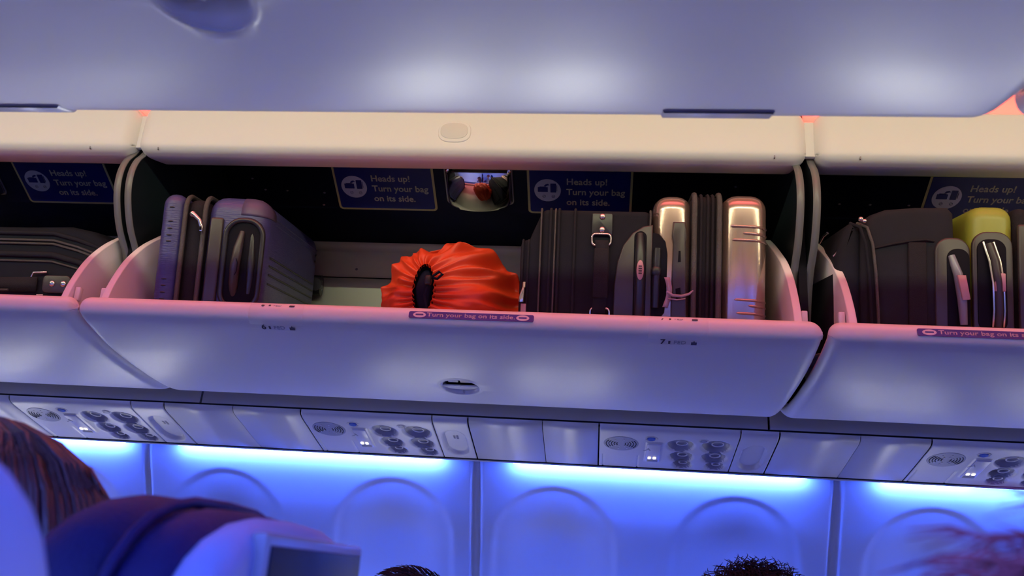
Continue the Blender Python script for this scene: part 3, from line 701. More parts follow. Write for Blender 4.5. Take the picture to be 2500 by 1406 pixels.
for (x, z) in ((0.118, 0.045), (-0.10, 0.045), (0.118, 0.17)):
    b = B(); b.cyl((x, 0.553, z), (x, 0.580, z), 0.018); b.tube([(x - 0.012, 0.585, z), (x + 0.012, 0.585, z)], [0.030, 0.030], 24); w_ = loc(b, 'wheel', 'blackplastic', r)
    b = B(); b.tube([(x - 0.0135, 0.585, z), (x + 0.0135, 0.585, z)], [0.015, 0.015], 20); loc(b, 'hub', 'metal', w_)
for z in (0.245, 0.228):
    b = B(); b.ball((0.1235, 0.50, z), 0.004, 2, (0.5, 1, 1)); loc(b, 'rivet', 'blackplastic', s2)

# black soft carry-on
r = bag_root('carry_on_bag', 'black fabric carry-on bag with riveted strap and zips beside the orange sack', 'suitcase', -0.03)
b = B(); b.box(-0.112, 0.120, 0, 0.50, 0, 0.281, 0.012, 3); body = loc(b, 'body', 'fabric', r)
b = B(); b.box(-0.156, -0.108, 0.004, 0.46, 0, 0.216, 0.016, 4); pk = loc(b, 'front_pocket', 'fabric', r)
b = B(); b.prism([(-0.110, 0.0), (-0.145, 0.0), (-0.143, 0.195), (-0.130, 0.23), (-0.112, 0.272)], 'y', 0.003, 0.48, 0.004, 2); loc(b, 'gusset', 'fabric', r)
for x, m in ((-0.112, 'zip'), (-0.092, 'fabric2'), (-0.082, 'zip'), (-0.074, 'fabric2'), (-0.040, 'fabric2'), (0.119, 'zip')):
    b = B(); b.tube([Vector((x, p[0], p[1])) for p in rrect(-0.002, 0.49, 0.001, 0.2825, 0.010, 4)], 0.0022 if m == 'zip' else 0.003, 6, closed=True); loc(b, 'zip_track' if m == 'zip' else 'piping', m, r)
for x in (-0.150, -0.138):
    b = B(); b.tube([Vector((x, p[0], p[1])) for p in rrect(0.002, 0.45, 0.001, 0.2145, 0.012, 4)], 0.0024, 6, closed=True); loc(b, 'zip_track', 'fabric2', pk)
b = B(); b.tube([(-0.143, -0.003, 0.120), (-0.143, -0.006, 0.108)], 0.004, 8); b.tube([(-0.144, -0.008, 0.108), (-0.147, -0.010, 0.088), (-0.148, -0.009, 0.078)], [0.003, 0.0065, 0.007], 8); loc(b, 'zip_pull', 'chrome', pk)
b = B(); b.box(-0.149, -0.138, -0.003, 0.002, 0.045, 0.075, 0.001); loc(b, 'zip_tape', 'label', pk)
b = B(); plate(b, -0.004, 0.040, 0.225, 0.273, 0.004, -0.005, 0.002, 0.0015); pt = loc(b, 'strap_patch', 'blackplastic', r)
for z in (0.2655, 0.2375):
    b = B(); b.ball((0.018, -0.006, z), 0.0065, 3, (1, 0.6, 1)); loc(b, 'rivet', 'chrome', pt)
def dring(xc, zc):
    b = B(); b.tube(ring_pts(xc - 0.020, xc + 0.020, zc - 0.012, zc + 0.012, 0.008, -0.006), 0.0026, 8, closed=True); return b
loc(dring(0.017, 0.216), 'ring', 'chrome', r); loc(dring(0.018, 0.058), 'ring', 'chrome', r)
b = B(); b.grid(lambda i, j: Vector((0.004 + (0, 0.028)[i] + 0.003 * math.sin(j * 0.3), -0.007 - 0.012 * math.sin(j / 14 * PI), 0.214 - 0.156 * j / 14)), 2, 15); s_ = loc(b, 'carry_strap', 'fabric2', r); solid(s_, 0.004, 0)
b = B(); b.box(0.0025, 0.0340, -0.022, -0.0145, 0.090, 0.195, 0.003); loc(b, 'strap_wrap', 'belt', r)
arc = [(0.124, 0.250), (0.105, 0.247), (0.082, 0.232), (0.063, 0.205), (0.052, 0.170), (0.046, 0.12), (0.046, 0.05), (0.050, 0.0), (0.124, 0.0)]
b = B(); b.prism(arc, 'y', -0.007, 0.006, 0.003, 2); cg = loc(b, 'side_guard', 'brownplastic', r)
b = B(); plate(b, 0.086, 0.112, 0.018, 0.236, 0.013, -0.0085, 0.001, 0.001); loc(b, 'grip_slot', 'dark', cg)
b = B(); b.tube([(0.099, -0.004, 0.024), (0.099, -0.014, 0.07), (0.099, -0.018, 0.13), (0.099, -0.014, 0.19), (0.098, -0.004, 0.230)], [0.009, 0.0105, 0.011, 0.0105, 0.008], 12); h = loc(b, 'trolley_grip', 'blackplastic', cg)
b = B(); b.prism([(0.099 + 0.0075 * math.cos(t * PI / 12), 0.150 + 0.021 * math.sin(t * PI / 12)) for t in range(24)], 'y', -0.0305, -0.024, 0.001, 1); bd = loc(b, 'badge', 'label', h)
b = B()
for dz in (-0.007, -0.002, 0.003, 0.008): b.box(0.0955, 0.1025, -0.0312, -0.0303, 0.150 + dz - 0.0012, 0.150 + dz + 0.0012)
loc(b, 'badge_mark', 'brownplastic', bd)

# rose gold hard case
r = bag_root('suitcase', 'shiny rose gold hard suitcase with black zip band at the right of the middle bin', 'suitcase', 0.215)
b = B(); b.box(-0.120, -0.038, 0, 0.55, 0, 0.319, 0.032, 5); s1 = loc(b, 'shell_half', 'rose', r)
b = B(); b.box(0.022, 0.118, 0, 0.55, 0, 0.324, 0.034, 5); s2 = loc(b, 'shell_half', 'rose', r)
b = B(); b.box(-0.046, 0.030, 0.006, 0.544, 0.006, 0.320, 0.024, 4); loc(b, 'zip_band', 'belt', r)
for x in (-0.034, 0.017):
    b = B(); b.tube([Vector((x, p[0], p[1])) for p in rrect(0.001, 0.549, 0.001, 0.3235, 0.028, 5)], 0.0062, 8, closed=True); loc(b, 'zip_track', 'zip', r)
for x in (-0.020, -0.006, 0.004):
    b = B(); b.tube([Vector((x, p[0], p[1])) for p in rrect(0.003, 0.549, 0.003, 0.3225, 0.026, 5)], 0.0036, 6, closed=True); loc(b, 'piping', 'belt', r)
for z, xa in ((0.253, 0.040), (0.238, 0.066), (0.224, 0.044), (0.098, 0.050), (0.086, 0.078), (0.070, 0.054)):
    b = B(); b.tube([(xa, 0.0005, z), (xa + 0.004, -0.0012, z), (0.090, -0.0010, z - 0.001), (0.108, 0.008, z - 0.002), (0.1175, 0.03, z - 0.002), (0.118, 0.15, z - 0.002)], [0.001, 0.0024, 0.0028, 0.0028, 0.0024, 0.001], 8); loc(b, 'rib', 'rose', s2)
b = B(); b.prism([(-0.079, 0.257), (-0.054, 0.257), (-0.050, 0.225), (-0.052, 0.214), (-0.050, 0.12), (-0.048, 0.05), (-0.048, 0.0), (-0.078, 0.0), (-0.080, 0.06), (-0.080, 0.12), (-0.078, 0.214), (-0.081, 0.225)], 'y', -0.012, 0.004, 0.003, 2); h = loc(b, 'carry_handle', 'brownplastic', r)
b = B(); b.prism([(-0.067, 0.195), (-0.063, 0.195), (-0.062, 0.172), (-0.068, 0.172)], 'y', -0.0135, -0.010); loc(b, 'handle_notch', 'dark', h)
b = B(); b.prism([(-0.072, 0.115), (-0.062, 0.118), (-0.060, 0.095), (-0.070, 0.092)], 'y', -0.0135, -0.010); loc(b, 'handle_notch', 'dark', h)
b = B(); b.box(-0.080, -0.046, -0.014, 0.003, 0.0, 0.042, 0.003); loc(b, 'handle_end', 'blackplastic', h)
b = B(); b.prism([(-0.130, 0.236), (-0.108, 0.232), (-0.094, 0.216), (-0.089, 0.19), (-0.090, 0.10), (-0.094, 0.065), (-0.112, 0.045), (-0.130, 0.045)], 'y', -0.004, 0.006, 0.002, 2); rc = loc(b, 'trolley_recess', 'dark', r)
b = B(); b.tube([(-0.112, -0.004, 0.075), (-0.112, -0.008, 0.13), (-0.110, -0.006, 0.20)], [0.008, 0.009, 0.008], 10); b.ball((-0.112, -0.011, 0.150), 0.011, 2, (1, 0.6, 1.3)); loc(b, 'trolley_grip', 'blackplastic', rc)
# luggage tag looped on the handle
t = bag_root('luggage_tag', 'grey pink paper luggage tag looped around the rose gold suitcase handle', 'tag', 0.215)
b = B(); b.grid(lambda i, j: Vector((-0.096 + (0, 0.011)[i] + 0.006 * math.sin(j * 0.35), -0.017 - 0.002 * math.sin(j * 0.5), 0.138 - 0.062 * j / 10)), 2, 11); o = loc(b, 'paper_tag', 'tag', t); solid(o, 0.0008, 0)
b = B(); b.tube([(-0.090, -0.018, 0.108), (-0.078, -0.022, 0.100), (-0.060, -0.022, 0.099), (-0.045, -0.019, 0.104), (-0.036, -0.015, 0.112)], [0.0024, 0.003, 0.003, 0.0026, 0.0018], 8); loc(b, 'loop', 'tag', t)
b = B(); b.tube([(-0.088, -0.018, 0.094), (-0.070, -0.0225, 0.091), (-0.052, -0.021, 0.094)], 0.0014, 6); loc(b, 'cord', 'tag', t)

# charcoal bag, right bin
r = bag_root('carry_on_bag', 'charcoal soft carry-on bag with rounded pocket in the far right bin', 'suitcase', 0.60)
b = B(); b.prism([(-0.085, 0.0), (-0.080, 0.255), (-0.060, 0.284), (-0.030, 0.296), (0.03, 0.302), (0.092, 0.303), (0.103, 0.290), (0.108, 0.0)], 'y', 0.0, 0.50, 0.014, 3); loc(b, 'body', 'fabric2', r)
b = B(); b.prism([(-0.080, 0.0), (-0.136, 0.0), (-0.132, 0.16), (-0.124, 0.22), (-0.110, 0.258), (-0.098, 0.268), (-0.086, 0.262), (-0.078, 0.24)], 'y', 0.006, 0.44, 0.016, 4); pk = loc(b, 'side_pocket', 'fabric', r)
for k, dx in enumerate((0.0, 0.014)):
    b = B(); b.tube([(-0.098 + dx, 0.02, 0.268), (-0.084 + dx, -0.003, 0.255), (-0.074 + dx, -0.006, 0.22), (-0.068 + dx, -0.006, 0.16), (-0.064 + dx, -0.006, 0.08), (-0.062 + dx, -0.005, 0.0)], 0.0035, 6); loc(b, 'zip_track', 'zip' if k else 'fabric', r)
b = B(); b.ball((-0.083, -0.004, 0.272), 0.006, 2); b.ball((-0.076, -0.006, 0.268), 0.005, 2); loc(b, 'zip_slider', 'chrome', r)
b = B(); b.tube([(-0.140, 0.10, 0.238), (-0.134, 0.09, 0.252), (-0.128, 0.08, 0.258)], 0.0035, 6); b.tube([(-0.128, 0.03, 0.200), (-0.122, 0.02, 0.208)], 0.0035, 6); loc(b, 'zip_slider', 'chrome', pk)
b = B(); b.tube([(-0.058, -0.001, 0.212), (-0.02, -0.003, 0.222), (0.015, -0.004, 0.229), (0.045, -0.004, 0.232), (0.062, -0.002, 0.230)], 0.0022, 6); loc(b, 'pocket_seam', 'belt', r)
b = B(); b.box(0.010, 0.046, -0.006, 0.004, 0.0, 0.227, 0.003); loc(b, 'webbing_band', 'belt', r)
b = B(); plate(b, 0.062, 0.130, -0.002, 0.238, 0.028, -0.006, 0.02, 0.004); g = loc(b, 'handle_surround', 'brownplastic', r)
b = B(); plate(b, 0.084, 0.128, 0.035, 0.215, 0.020, -0.0075, 0.0, 0.001); loc(b, 'handle_recess', 'dark', g)
b = B(); b.tube([(0.093, -0.006, 0.200), (0.102, -0.016, 0.16), (0.108, -0.018, 0.11), (0.112, -0.014, 0.06)], [0.007, 0.009, 0.009, 0.007], 10); h = loc(b, 'carry_handle', 'bezel', g)
b = B(); b.prism([(0.096, 0.158), (0.112, 0.158), (0.120, 0.110), (0.105, 0.108)], 'y', -0.029, -0.020, 0.001, 1); loc(b, 'paper_label', 'label', h)

# lime case, far right
r = bag_root('suitcase', 'lime green hard suitcase at the right picture edge', 'suitcase', 0.80, dy=0.0)
b = B(); b.box(-0.066, 0.022, 0.0, 0.52, 0, 0.309, 0.030, 5); loc(b, 'shell_half', 'lime', r)
b = B(); b.box(0.050, 0.150, 0.0, 0.52, 0, 0.309, 0.030, 5); loc(b, 'shell_half', 'lime', r)
b = B(); b.box(0.018, 0.054, 0.004, 0.51, 0, 0.306, 0.02, 3); loc(b, 'zip_band', 'belt', r)
b = B(); b.box(0.020, 0.050, -0.012, 0.0, 0.0, 0.268, 0.006, 3); loc(b, 'side_strap', 'brownplastic', r)
b = B(); plate(b, -0.066, 0.012, 0.028, 0.252, 0.030, -0.006, 0.004, 0.003); g = loc(b, 'handle_surround', 'brownplastic', r)
b = B(); plate(b, -0.058, -0.002, 0.048, 0.236, 0.022, -0.0085, -0.004, 0.001); loc(b, 'handle_recess', 'dark', g)
for dx in (0, 0.020):
    b = B(); b.tube([(-0.046 + dx, -0.008, 0.230), (-0.038 + dx, -0.016, 0.19), (-0.033 + dx, -0.019, 0.145), (-0.031 + dx, -0.016, 0.09), (-0.031 + dx, -0.009, 0.058)], 0.0028, 8); loc(b, 'handle_bar', 'chrome', g)
b = B(); b.box(-0.030, -0.010, -0.023, -0.018, 0.128, 0.165, 0.002); loc(b, 'paper_label', 'label', g)
b = B(); b.tube([(-0.036, -0.010, 0.226), (-0.028, -0.017, 0.19), (-0.023, -0.019, 0.145), (-0.021, -0.016, 0.09), (-0.021, -0.009, 0.058)], 0.0075, 8); loc(b, 'carry_handle', 'brownplastic', g)

# flat black bag, left bin
r = bag_root('duffel_bag', 'flat black travel bag with zips and a riveted strap patch in the far left bin', 'bag', -1.442, dy=0.12); r.scale = (1.07, 1.07, 1.07)
b = B()
pr = [(-0.55, 0.0), (-0.55, 0.205), (-0.45, 0.219), (0.02, 0.222), (0.13, 0.225), (0.185, 0.215), (0.225, 0.195), (0.242, 0.165), (0.248, 0.12), (0.242, 0.05), (0.225, 0.0)]
b.prism(pr, 'y', 0.0, 0.42, 0.018, 4); loc(b, 'body', 'fabric', r)
def zipline(z, amp, xe, drop): return [(-0.55, -0.002, z - 0.006), (-0.3, -0.003, z), (0.0, -0.003, z + amp), (0.10, -0.003, z + amp), (0.16, -0.002, z - drop * 0.3), (xe - 0.02, 0.004, z - drop * 0.8), (xe, 0.02, z - drop * 1.2)]
for z, m, rr in ((0.204, 'fabric2', 0.005), (0.188, 'zip', 0.003), (0.180, 'zip', 0.003), (0.155, 'fabric2', 0.007), (0.140, 'zip', 0.0025)):
    b = B(); b.tube(zipline(z, 0.002, 0.240, 0.04), rr, 6); loc(b, 'zip_track' if m == 'zip' else 'piping', m, r)
b = B(); plate(b, 0.086, 0.152, 0.070, 0.110, 0.010, -0.008, 0.002, 0.002); pt = loc(b, 'strap_patch', 'brownplastic', r)
for x in (0.110, 0.137):
    b = B(); b.ball((x, -0.009, 0.091), 0.0070, 3, (1, 0.4, 1)); loc(b, 'rivet', 'chrome', pt)
b = B(); b.tube([(0.094, -0.006, 0.117), (0.064, -0.010, 0.115), (0.060, -0.010, 0.104)], 0.0026, 8); loc(b, 'ring', 'chrome', r)
b = B(); b.tube([(0.078, -0.010, 0.064), (0.094, -0.010, 0.064)], 0.0026, 8); loc(b, 'ring', 'chrome', r)
b = B(); b.grid(lambda i, j: Vector((0.075 - 0.022 * j, -0.010 - 0.006 * math.sin(j * 0.4), (0.072, 0.105)[i] - 0.001 * j)), 2, 12); o = loc(b, 'carry_strap', 'belt', r); solid(o, 0.004, 0)
b = B(); b.tube([(-0.10, -0.02, 0.071), (0.015, -0.02, 0.073)], 0.0026, 6); loc(b, 'strap_edge', 'zip', r)

# orange drawstring sack
r = thing('drawstring_sack', 'orange red drawstring sack with gathered open mouth standing in the middle bin', 'bag', (-0.345, 1.83, 0.495))
MX, MZ = -0.052, 0.092
def sack(i, j, N=220, J=70):
    t = i / N * 2 * PI; s_ = j / (J - 1)
    ct, st = math.cos(t), math.sin(t)
    n1 = noise.noise(Vector((ct * 1.3, st * 1.3, s_ * 1.6 + 3)))
    # mouth ring -> belly -> back
    k = smooth01(0, 0.42, s_) ** 0.8
    rx = 0.026 + (0.150 - 0.026) * k; rz = 0.060 + (0.120 - 0.060) * k
    cx = MX * (1 - smooth01(0.05, 0.5, s_)); cz = MZ + (0.113 - MZ) * smooth01(0.0, 0.5, s_)
    y = -0.075 + 0.012 * math.sin(s_ * 14) * (1 - k) + 0.115 * smooth01(0.10, 0.42, s_) + 0.22 * smooth01(0.40, 0.95, s_)
    if s_ > 0.55:
        q = smooth01(0.55, 1.0, s_); rx *= (1 - 0.98 * q ** 1.6); rz *= (1 - 0.98 * q ** 1.6); cx += 0.05 * smooth01(0.4, 0.9, s_)
    # gathers radiating from the mouth
    g = math.sin(t * 24 + 3.5 * noise.noise(Vector((ct * 2, st * 2, 1)))) * 0.0042 * math.exp(-((s_ - 0.07) / 0.075) ** 2)
    g += (1 - abs(noise.noise(Vector((ct * 4.2, st * 4.2, s_ * 1.2)))) * 3.2) * 0.0045 * math.exp(-((s_ - 0.20) / 0.12) ** 2)
    w1 = 1 - math.sqrt(noise.noise(Vector((ct * 1.9 + 4, st * 1.9, s_ * 3.1))) ** 2 + 0.006) * 3.0
    w2 = 1 - math.sqrt(noise.noise(Vector((ct * 3.4 + 9, st * 3.4 + s_ * 2, s_ * 4.5))) ** 2 + 0.008) * 3.0
    en = smooth01(0.10, 0.32, s_) * (1 - smooth01(0.75, 0.98, s_))
    fold = (0.022 * w1 + 0.011 * w2) * en + 0.012 * n1 * en
    rx += g + fold * 0.5 - 0.004; rz += g + fold * 0.4 - 0.004
    x = cx + rx * ct; z = cz + rz * st
    if s_ > 0.12: x += 0.022 * max(0, -st) * ct * smooth01(0.12, 0.4, s_)
    y -= fold * 1.5 + g * 1.2
    z = max(z, 0.002 + 0.21 * max(0, y)) if z < 0.03 + 0.21 * max(0, y) else z
    return Vector((x, y, z))
b = B(); b.grid(lambda i, j: sack(i, j), 220, 70, closeu=True); o = loc(b, 'sack_body', 'orange', r, sharp=180)
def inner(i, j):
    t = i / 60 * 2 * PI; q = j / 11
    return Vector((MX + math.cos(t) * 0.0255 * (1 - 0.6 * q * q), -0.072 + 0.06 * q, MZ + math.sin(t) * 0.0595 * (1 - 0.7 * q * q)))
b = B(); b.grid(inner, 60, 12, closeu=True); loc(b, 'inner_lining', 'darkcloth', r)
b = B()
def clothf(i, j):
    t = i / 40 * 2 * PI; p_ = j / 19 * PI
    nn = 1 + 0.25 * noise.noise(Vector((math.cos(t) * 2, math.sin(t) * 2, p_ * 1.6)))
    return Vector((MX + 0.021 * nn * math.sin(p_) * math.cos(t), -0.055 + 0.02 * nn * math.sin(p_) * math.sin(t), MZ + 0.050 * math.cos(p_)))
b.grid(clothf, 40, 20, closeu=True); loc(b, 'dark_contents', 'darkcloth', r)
b = B(); b.tube([(MX + 0.014, -0.090, MZ + 0.022), (MX + 0.032, -0.092, MZ + 0.018), (MX + 0.042, -0.090, MZ + 0.030), (MX + 0.034, -0.088, MZ + 0.036), (MX + 0.018, -0.094, MZ + 0.020), (MX + 0.008, -0.094, MZ - 0.02), (MX + 0.016, -0.094, MZ - 0.055)], 0.0032, 6); loc(b, 'drawstring', 'darkcloth', r)
b = B(); b.box(MX + 0.006, MX + 0.020, -0.102, -0.088, MZ + 0.002, MZ + 0.024, 0.004, 3); loc(b, 'cord_lock', 'blackplastic', r)
b = B(); b.tube([(MX + 0.034 + 0.007 * math.cos(t * PI / 8), -0.090, MZ - 0.066 + 0.008 * math.sin(t * PI / 8)) for t in range(16)], 0.0016, 6, closed=True); loc(b, 'eyelet', 'chrome', r)

# ---------------------------------------------------------------- seats (facing -x)
def seat(x, y0, y1, ztop, label, screen=True, rr=0.13):
    fl = -1.17; w_ = y1 - y0; yc = (y0 + y1) / 2
    root = thing('aircraft_seat', label, 'seat', (x, yc, fl), 'seats')
    zt = ztop
    def outline(dy, z_top, r, zb=-0.75, asym=0.0):
        # (y,z) outline with a softly arched top
        P = [(yc - w_ / 2 + dy, zb), (yc + w_ / 2 - dy, zb)]
        n = 18; out = [P[0], P[1]]
        for k in range(n + 1):
            a = k / n * PI
            c, s_ = math.cos(a), math.sin(a)
            out.append((yc + (w_ / 2 - dy) * math.copysign(abs(c) ** 0.62, c), z_top - r + r * abs(s_) ** 0.75))
        return out
    b = B(); b.prism(outline(0.0, zt - 0.004, rr), 'x', x - 0.030, x, 0.014, 4); sh = build(b, 'back_shell', 'shell', root)
    b = B(); b.prism(outline(0.004, zt + 0.000, rr), 'x', x - 0.062, x - 0.024, 0.014, 4); build(b, 'back_cushion', 'leather2', root)
    b = B(); b.prism(outline(0.006, zt + 0.006, rr, zt - 0.26), 'x', x - 0.118, x - 0.055, 0.028, 5); hr = build(b, 'headrest', 'leather', root)
    b = B(); b.tube([(x - 0.057, p[0], p[1]) for p in outline(0.004, zt + 0.003, rr, zt - 0.26)[2:]], 0.0035, 6); build(b, 'piping', 'leather2', hr)
    if screen:
        b = B(); b.box(x - 0.004, x + 0.006, yc - 0.087, yc + 0.120, zt - 0.17, zt - 0.014, 0.003, 3); z_ = build(b, 'screen_bezel', 'bezel', sh)
        b = B(); b.box(x + 0.003, x + 0.0072, yc - 0.080, yc + 0.113, zt - 0.163, zt - 0.021, 0.001, 2); build(b, 'screen', 'screen', z_)
    b = B(); b.box(x - 0.56, x - 0.08, y0 + 0.01, y1 - 0.01, fl + 0.34, fl + 0.435, 0.03, 3); build(b, 'seat_cushion', 'leather', root)
    for yy in (y0 - 0.005, y1 + 0.005):
        b = B(); b.box(x - 0.45, x - 0.03, yy - 0.022, yy + 0.022, fl + 0.56, fl + 0.62, 0.012, 3); b.box(x - 0.14, x - 0.05, yy - 0.014, yy + 0.014, fl + 0.36, fl + 0.58, 0.006, 2); build(b, 'armrest', 'shell', root)
    for xx in (x - 0.48, x - 0.14):
        b = B(); b.cyl((xx, yc, fl), (xx, yc, fl + 0.37), 0.022); b.box(xx - 0.03, xx + 0.03, y0 + 0.02, y1 - 0.02, fl + 0.34, fl + 0.37); build(b, 'leg', 'metal', root)
    return root
seat(-0.190, 0.415, 0.730, 0.030, 'navy seat with pale blue back and black screen in the lower left foreground')
seat(-0.190, -0.030, 0.316, 0.046, 'pale blue seat back cut by the lower left picture corner', screen=False, rr=0.09)
seat(-0.16, 1.66, 2.06, -0.06, 'far row seat below the frame left of centre')
seat(0.62, 1.66, 2.06, -0.06, 'far row seat below the frame right of centre')
seat(0.56, 0.10, 0.46, -0.02, 'near row seat below the lower right corner')

# ---------------------------------------------------------------- people (seated, facing -x; local floor at z=0)
def remesh_obj(b, name, vox, smooth=6):
    me = bpy.data.meshes.new(name); b.bm.to_mesh(me); b.bm.free()
    o = bpy.data.objects.new(name, me); C.objects.link(o)
    md = o.modifiers.new('r', 'REMESH'); md.mode = 'VOXEL'; md.voxel_size = vox
    sm = o.modifiers.new('s', 'SMOOTH'); sm.iterations = smooth; sm.factor = 0.6
    dg = bpy.context.evaluated_depsgraph_get(); out = bpy.data.meshes.new_from_object(o.evaluated_get(dg))
    bpy.data.objects.remove(o); bpy.data.meshes.remove(me)
    for p in out.polygons: p.use_smooth = True
    return out
def limb(b, pts, rs):
    # chain of balls: fused later by the voxel remesh into one skin
    for (p, q, r0, r1) in zip(pts[:-1], pts[1:], rs[:-1], rs[1:]):
        p, q = Vector(p), Vector(q); n = max(2, int((q - p).length / (min(r0, r1) * 0.45)))
        for k in range(n + 1): b.ball(p.lerp(q, k / n), r0 + (r1 - r0) * k / n, 1)
def body_mesh():
    b = B()
    b.ball((0, 0, 1.135), 0.085, 3, (1.08, 0.86, 1.18)); b.ball((-0.030, 0, 1.085), 0.058, 3, (1, 0.95, 1.05))
    b.ball((-0.084, 0, 1.035), 0.020, 2, (1, 1.2, 0.9))          # chin
    limb(b, [(-0.092, 0, 1.135), (-0.113, 0, 1.100)], [0.009, 0.014])   # nose
    b.ball((-0.088, 0, 1.066), 0.014, 2, (0.9, 1.7, 0.7))        # lips
    b.ball((-0.080, 0, 1.150), 0.020, 2, (0.8, 2.2, 0.6))        # brow
    for s in (-1, 1): b.ball((0.008, s * 0.078, 1.115), 0.020, 2, (0.8, 0.45, 1.5))
    limb(b, [(0.015, 0, 1.06), (0.03, 0, 0.95)], [0.052, 0.060])
    limb(b, [(0.03, -0.13, 0.90), (0.03, 0.13, 0.90)], [0.060, 0.060])
    limb(b, [(0.02, -0.07, 0.86), (0.02, 0.07, 0.86)], [0.115, 0.115]); limb(b, [(0.02, -0.06, 0.86), (0.02, -0.05, 0.55)], [0.11, 0.105]); limb(b, [(0.02, 0.06, 0.86), (0.02, 0.05, 0.55)], [0.11, 0.105])
    limb(b, [(0.0, -0.08, 0.54), (0.0, 0.08, 0.54)], [0.105, 0.105])
    for s in (-1, 1):
        limb(b, [(0.03, s * 0.165, 0.90), (-0.02, s * 0.19, 0.68), (-0.20, s * 0.12, 0.62)], [0.052, 0.042, 0.030])
        limb(b, [(-0.20, s * 0.12, 0.62), (-0.25, s * 0.105, 0.615)], [0.030, 0.026])
        for k in range(4): limb(b, [(-0.27, s * (0.085 + k * 0.019), 0.612), (-0.315 - 0.006 * (k in (1, 2)), s * (0.08 + k * 0.021), 0.600), (-0.335 - 0.008 * (k in (1, 2)), s * (0.079 + k * 0.021), 0.582)], [0.0105, 0.0095, 0.0085])
        limb(b, [(-0.235, s * 0.085, 0.612), (-0.262, s * 0.060, 0.602), (-0.285, s * 0.056, 0.592)], [0.012, 0.0105, 0.009])
        limb(b, [(0.0, s * 0.09, 0.53), (-0.42, s * 0.11, 0.53), (-0.46, s * 0.11, 0.08)], [0.088, 0.060, 0.042])
        limb(b, [(-0.45, s * 0.11, 0.05), (-0.60, s * 0.12, 0.035)], [0.045, 0.034])
    return remesh_obj(b, 'body', 0.0085, 3)
def clothes_mesh():
    b = B()
    limb(b, [(0.03, -0.13, 0.89), (0.03, 0.13, 0.89)], [0.075, 0.075])
    limb(b, [(0.02, -0.07, 0.86), (0.02, 0.07, 0.86)], [0.128, 0.128]); limb(b, [(0.02, -0.06, 0.86), (0.02, -0.06, 0.53)], [0.125, 0.12]); limb(b, [(0.02, 0.06, 0.86), (0.02, 0.06, 0.53)], [0.125, 0.12])
    for s in (-1, 1):
        limb(b, [(0.03, s * 0.165, 0.90), (-0.02, s * 0.19, 0.68), (-0.18, s * 0.128, 0.625)], [0.064, 0.055, 0.042])
    return remesh_obj(b, 'sweater', 0.014, 6)
def trousers_mesh():
    b = B(); limb(b, [(0.0, -0.08, 0.54), (0.0, 0.08, 0.54)], [0.115, 0.115])
    for s in (-1, 1): limb(b, [(0.0, s * 0.09, 0.53), (-0.42, s * 0.11, 0.53), (-0.46, s * 0.11, 0.10)], [0.100, 0.074, 0.056])
    return remesh_obj(b, 'trousers', 0.016, 6)
BODY, TOP_, LEGS = body_mesh(), clothes_mesh(), trousers_mesh()
def person(x, y, ztop, label, skin, cloth, rz=0.0, dz=0.0):
    """ztop: eye-relative height of the crown of the bare head (about 1.235 above the local floor)"""
    root = thing('person', label, 'person', (x, y, ztop - 1.235 + dz)); root.rotation_euler = (0, 0, math.radians(rz))
    for nm, me, m in (('body', BODY, skin), ('sweater', TOP_, cloth), ('trousers', LEGS, 'cloth2')):
        mm = me.copy(); mm.materials.clear(); mm.materials.append(M[m]); o = bpy.data.objects.new(nm, mm); C.objects.link(o); o.parent = root
        if nm == 'body': bd = o
    for s in (-1, 1):
        b = B(); b.ball((-0.082, s * 0.031, 1.128), 0.0125, 2); e = loc(b, 'eye', 'eye', bd)
        b = B(); b.ball((-0.0925, s * 0.031, 1.128), 0.005, 2); loc(b, 'iris', 'hairblack', e) if False else build(b, 'iris', 'hairblack', bd, local=True)
    return root
def strands(root, fn, n, rad, m, name='hair', seed=1, sides=4):
    rnd = random.Random(seed); b = B(); bm = b.bm
    for k in range(n):
        pts, rr = fn(rnd)
        rings = []
        for i, p in enumerate(pts):
            t = (pts[min(i + 1, len(pts) - 1)] - pts[max(i - 1, 0)]).normalized(); a = t.orthogonal().normalized(); c = t.cross(a)
            q = rr * (1 if i < len(pts) - 1 else 0.3)
            rings.append([bm.verts.new(p + (a * math.cos(s * 2 * PI / sides) + c * math.sin(s * 2 * PI / sides)) * q) for s in range(sides)])
        for i in range(len(rings) - 1):
            for s in range(sides): bm.faces.new((rings[i][s], rings[i][(s + 1) % sides], rings[i + 1][(s + 1) % sides], rings[i + 1][s]))
    o = build(b, name, m, root, local=True, sharp=180); o['kind'] = 'stuff'; return o
def cap(root, m, sc=1.0, top=0.0, name='hair_cap'):
    b = B(); b.ball((0.016, 0, 1.140 + top), 0.094 * sc, 4, (1.10, 0.92, 1.12))
    vs = [v for v in b.bm.verts if (v.co.x < -0.035 and v.co.z < 1.165) or v.co.z < 1.03]; bmesh.ops.delete(b.bm, geom=vs, context='VERTS')
    for v in b.bm.verts: v.co += Vector((v.co.x, v.co.y, v.co.z - 1.14)).normalized() * 0.006 * noise.noise(v.co * 30)
    return build(b, name, m, root, local=True)
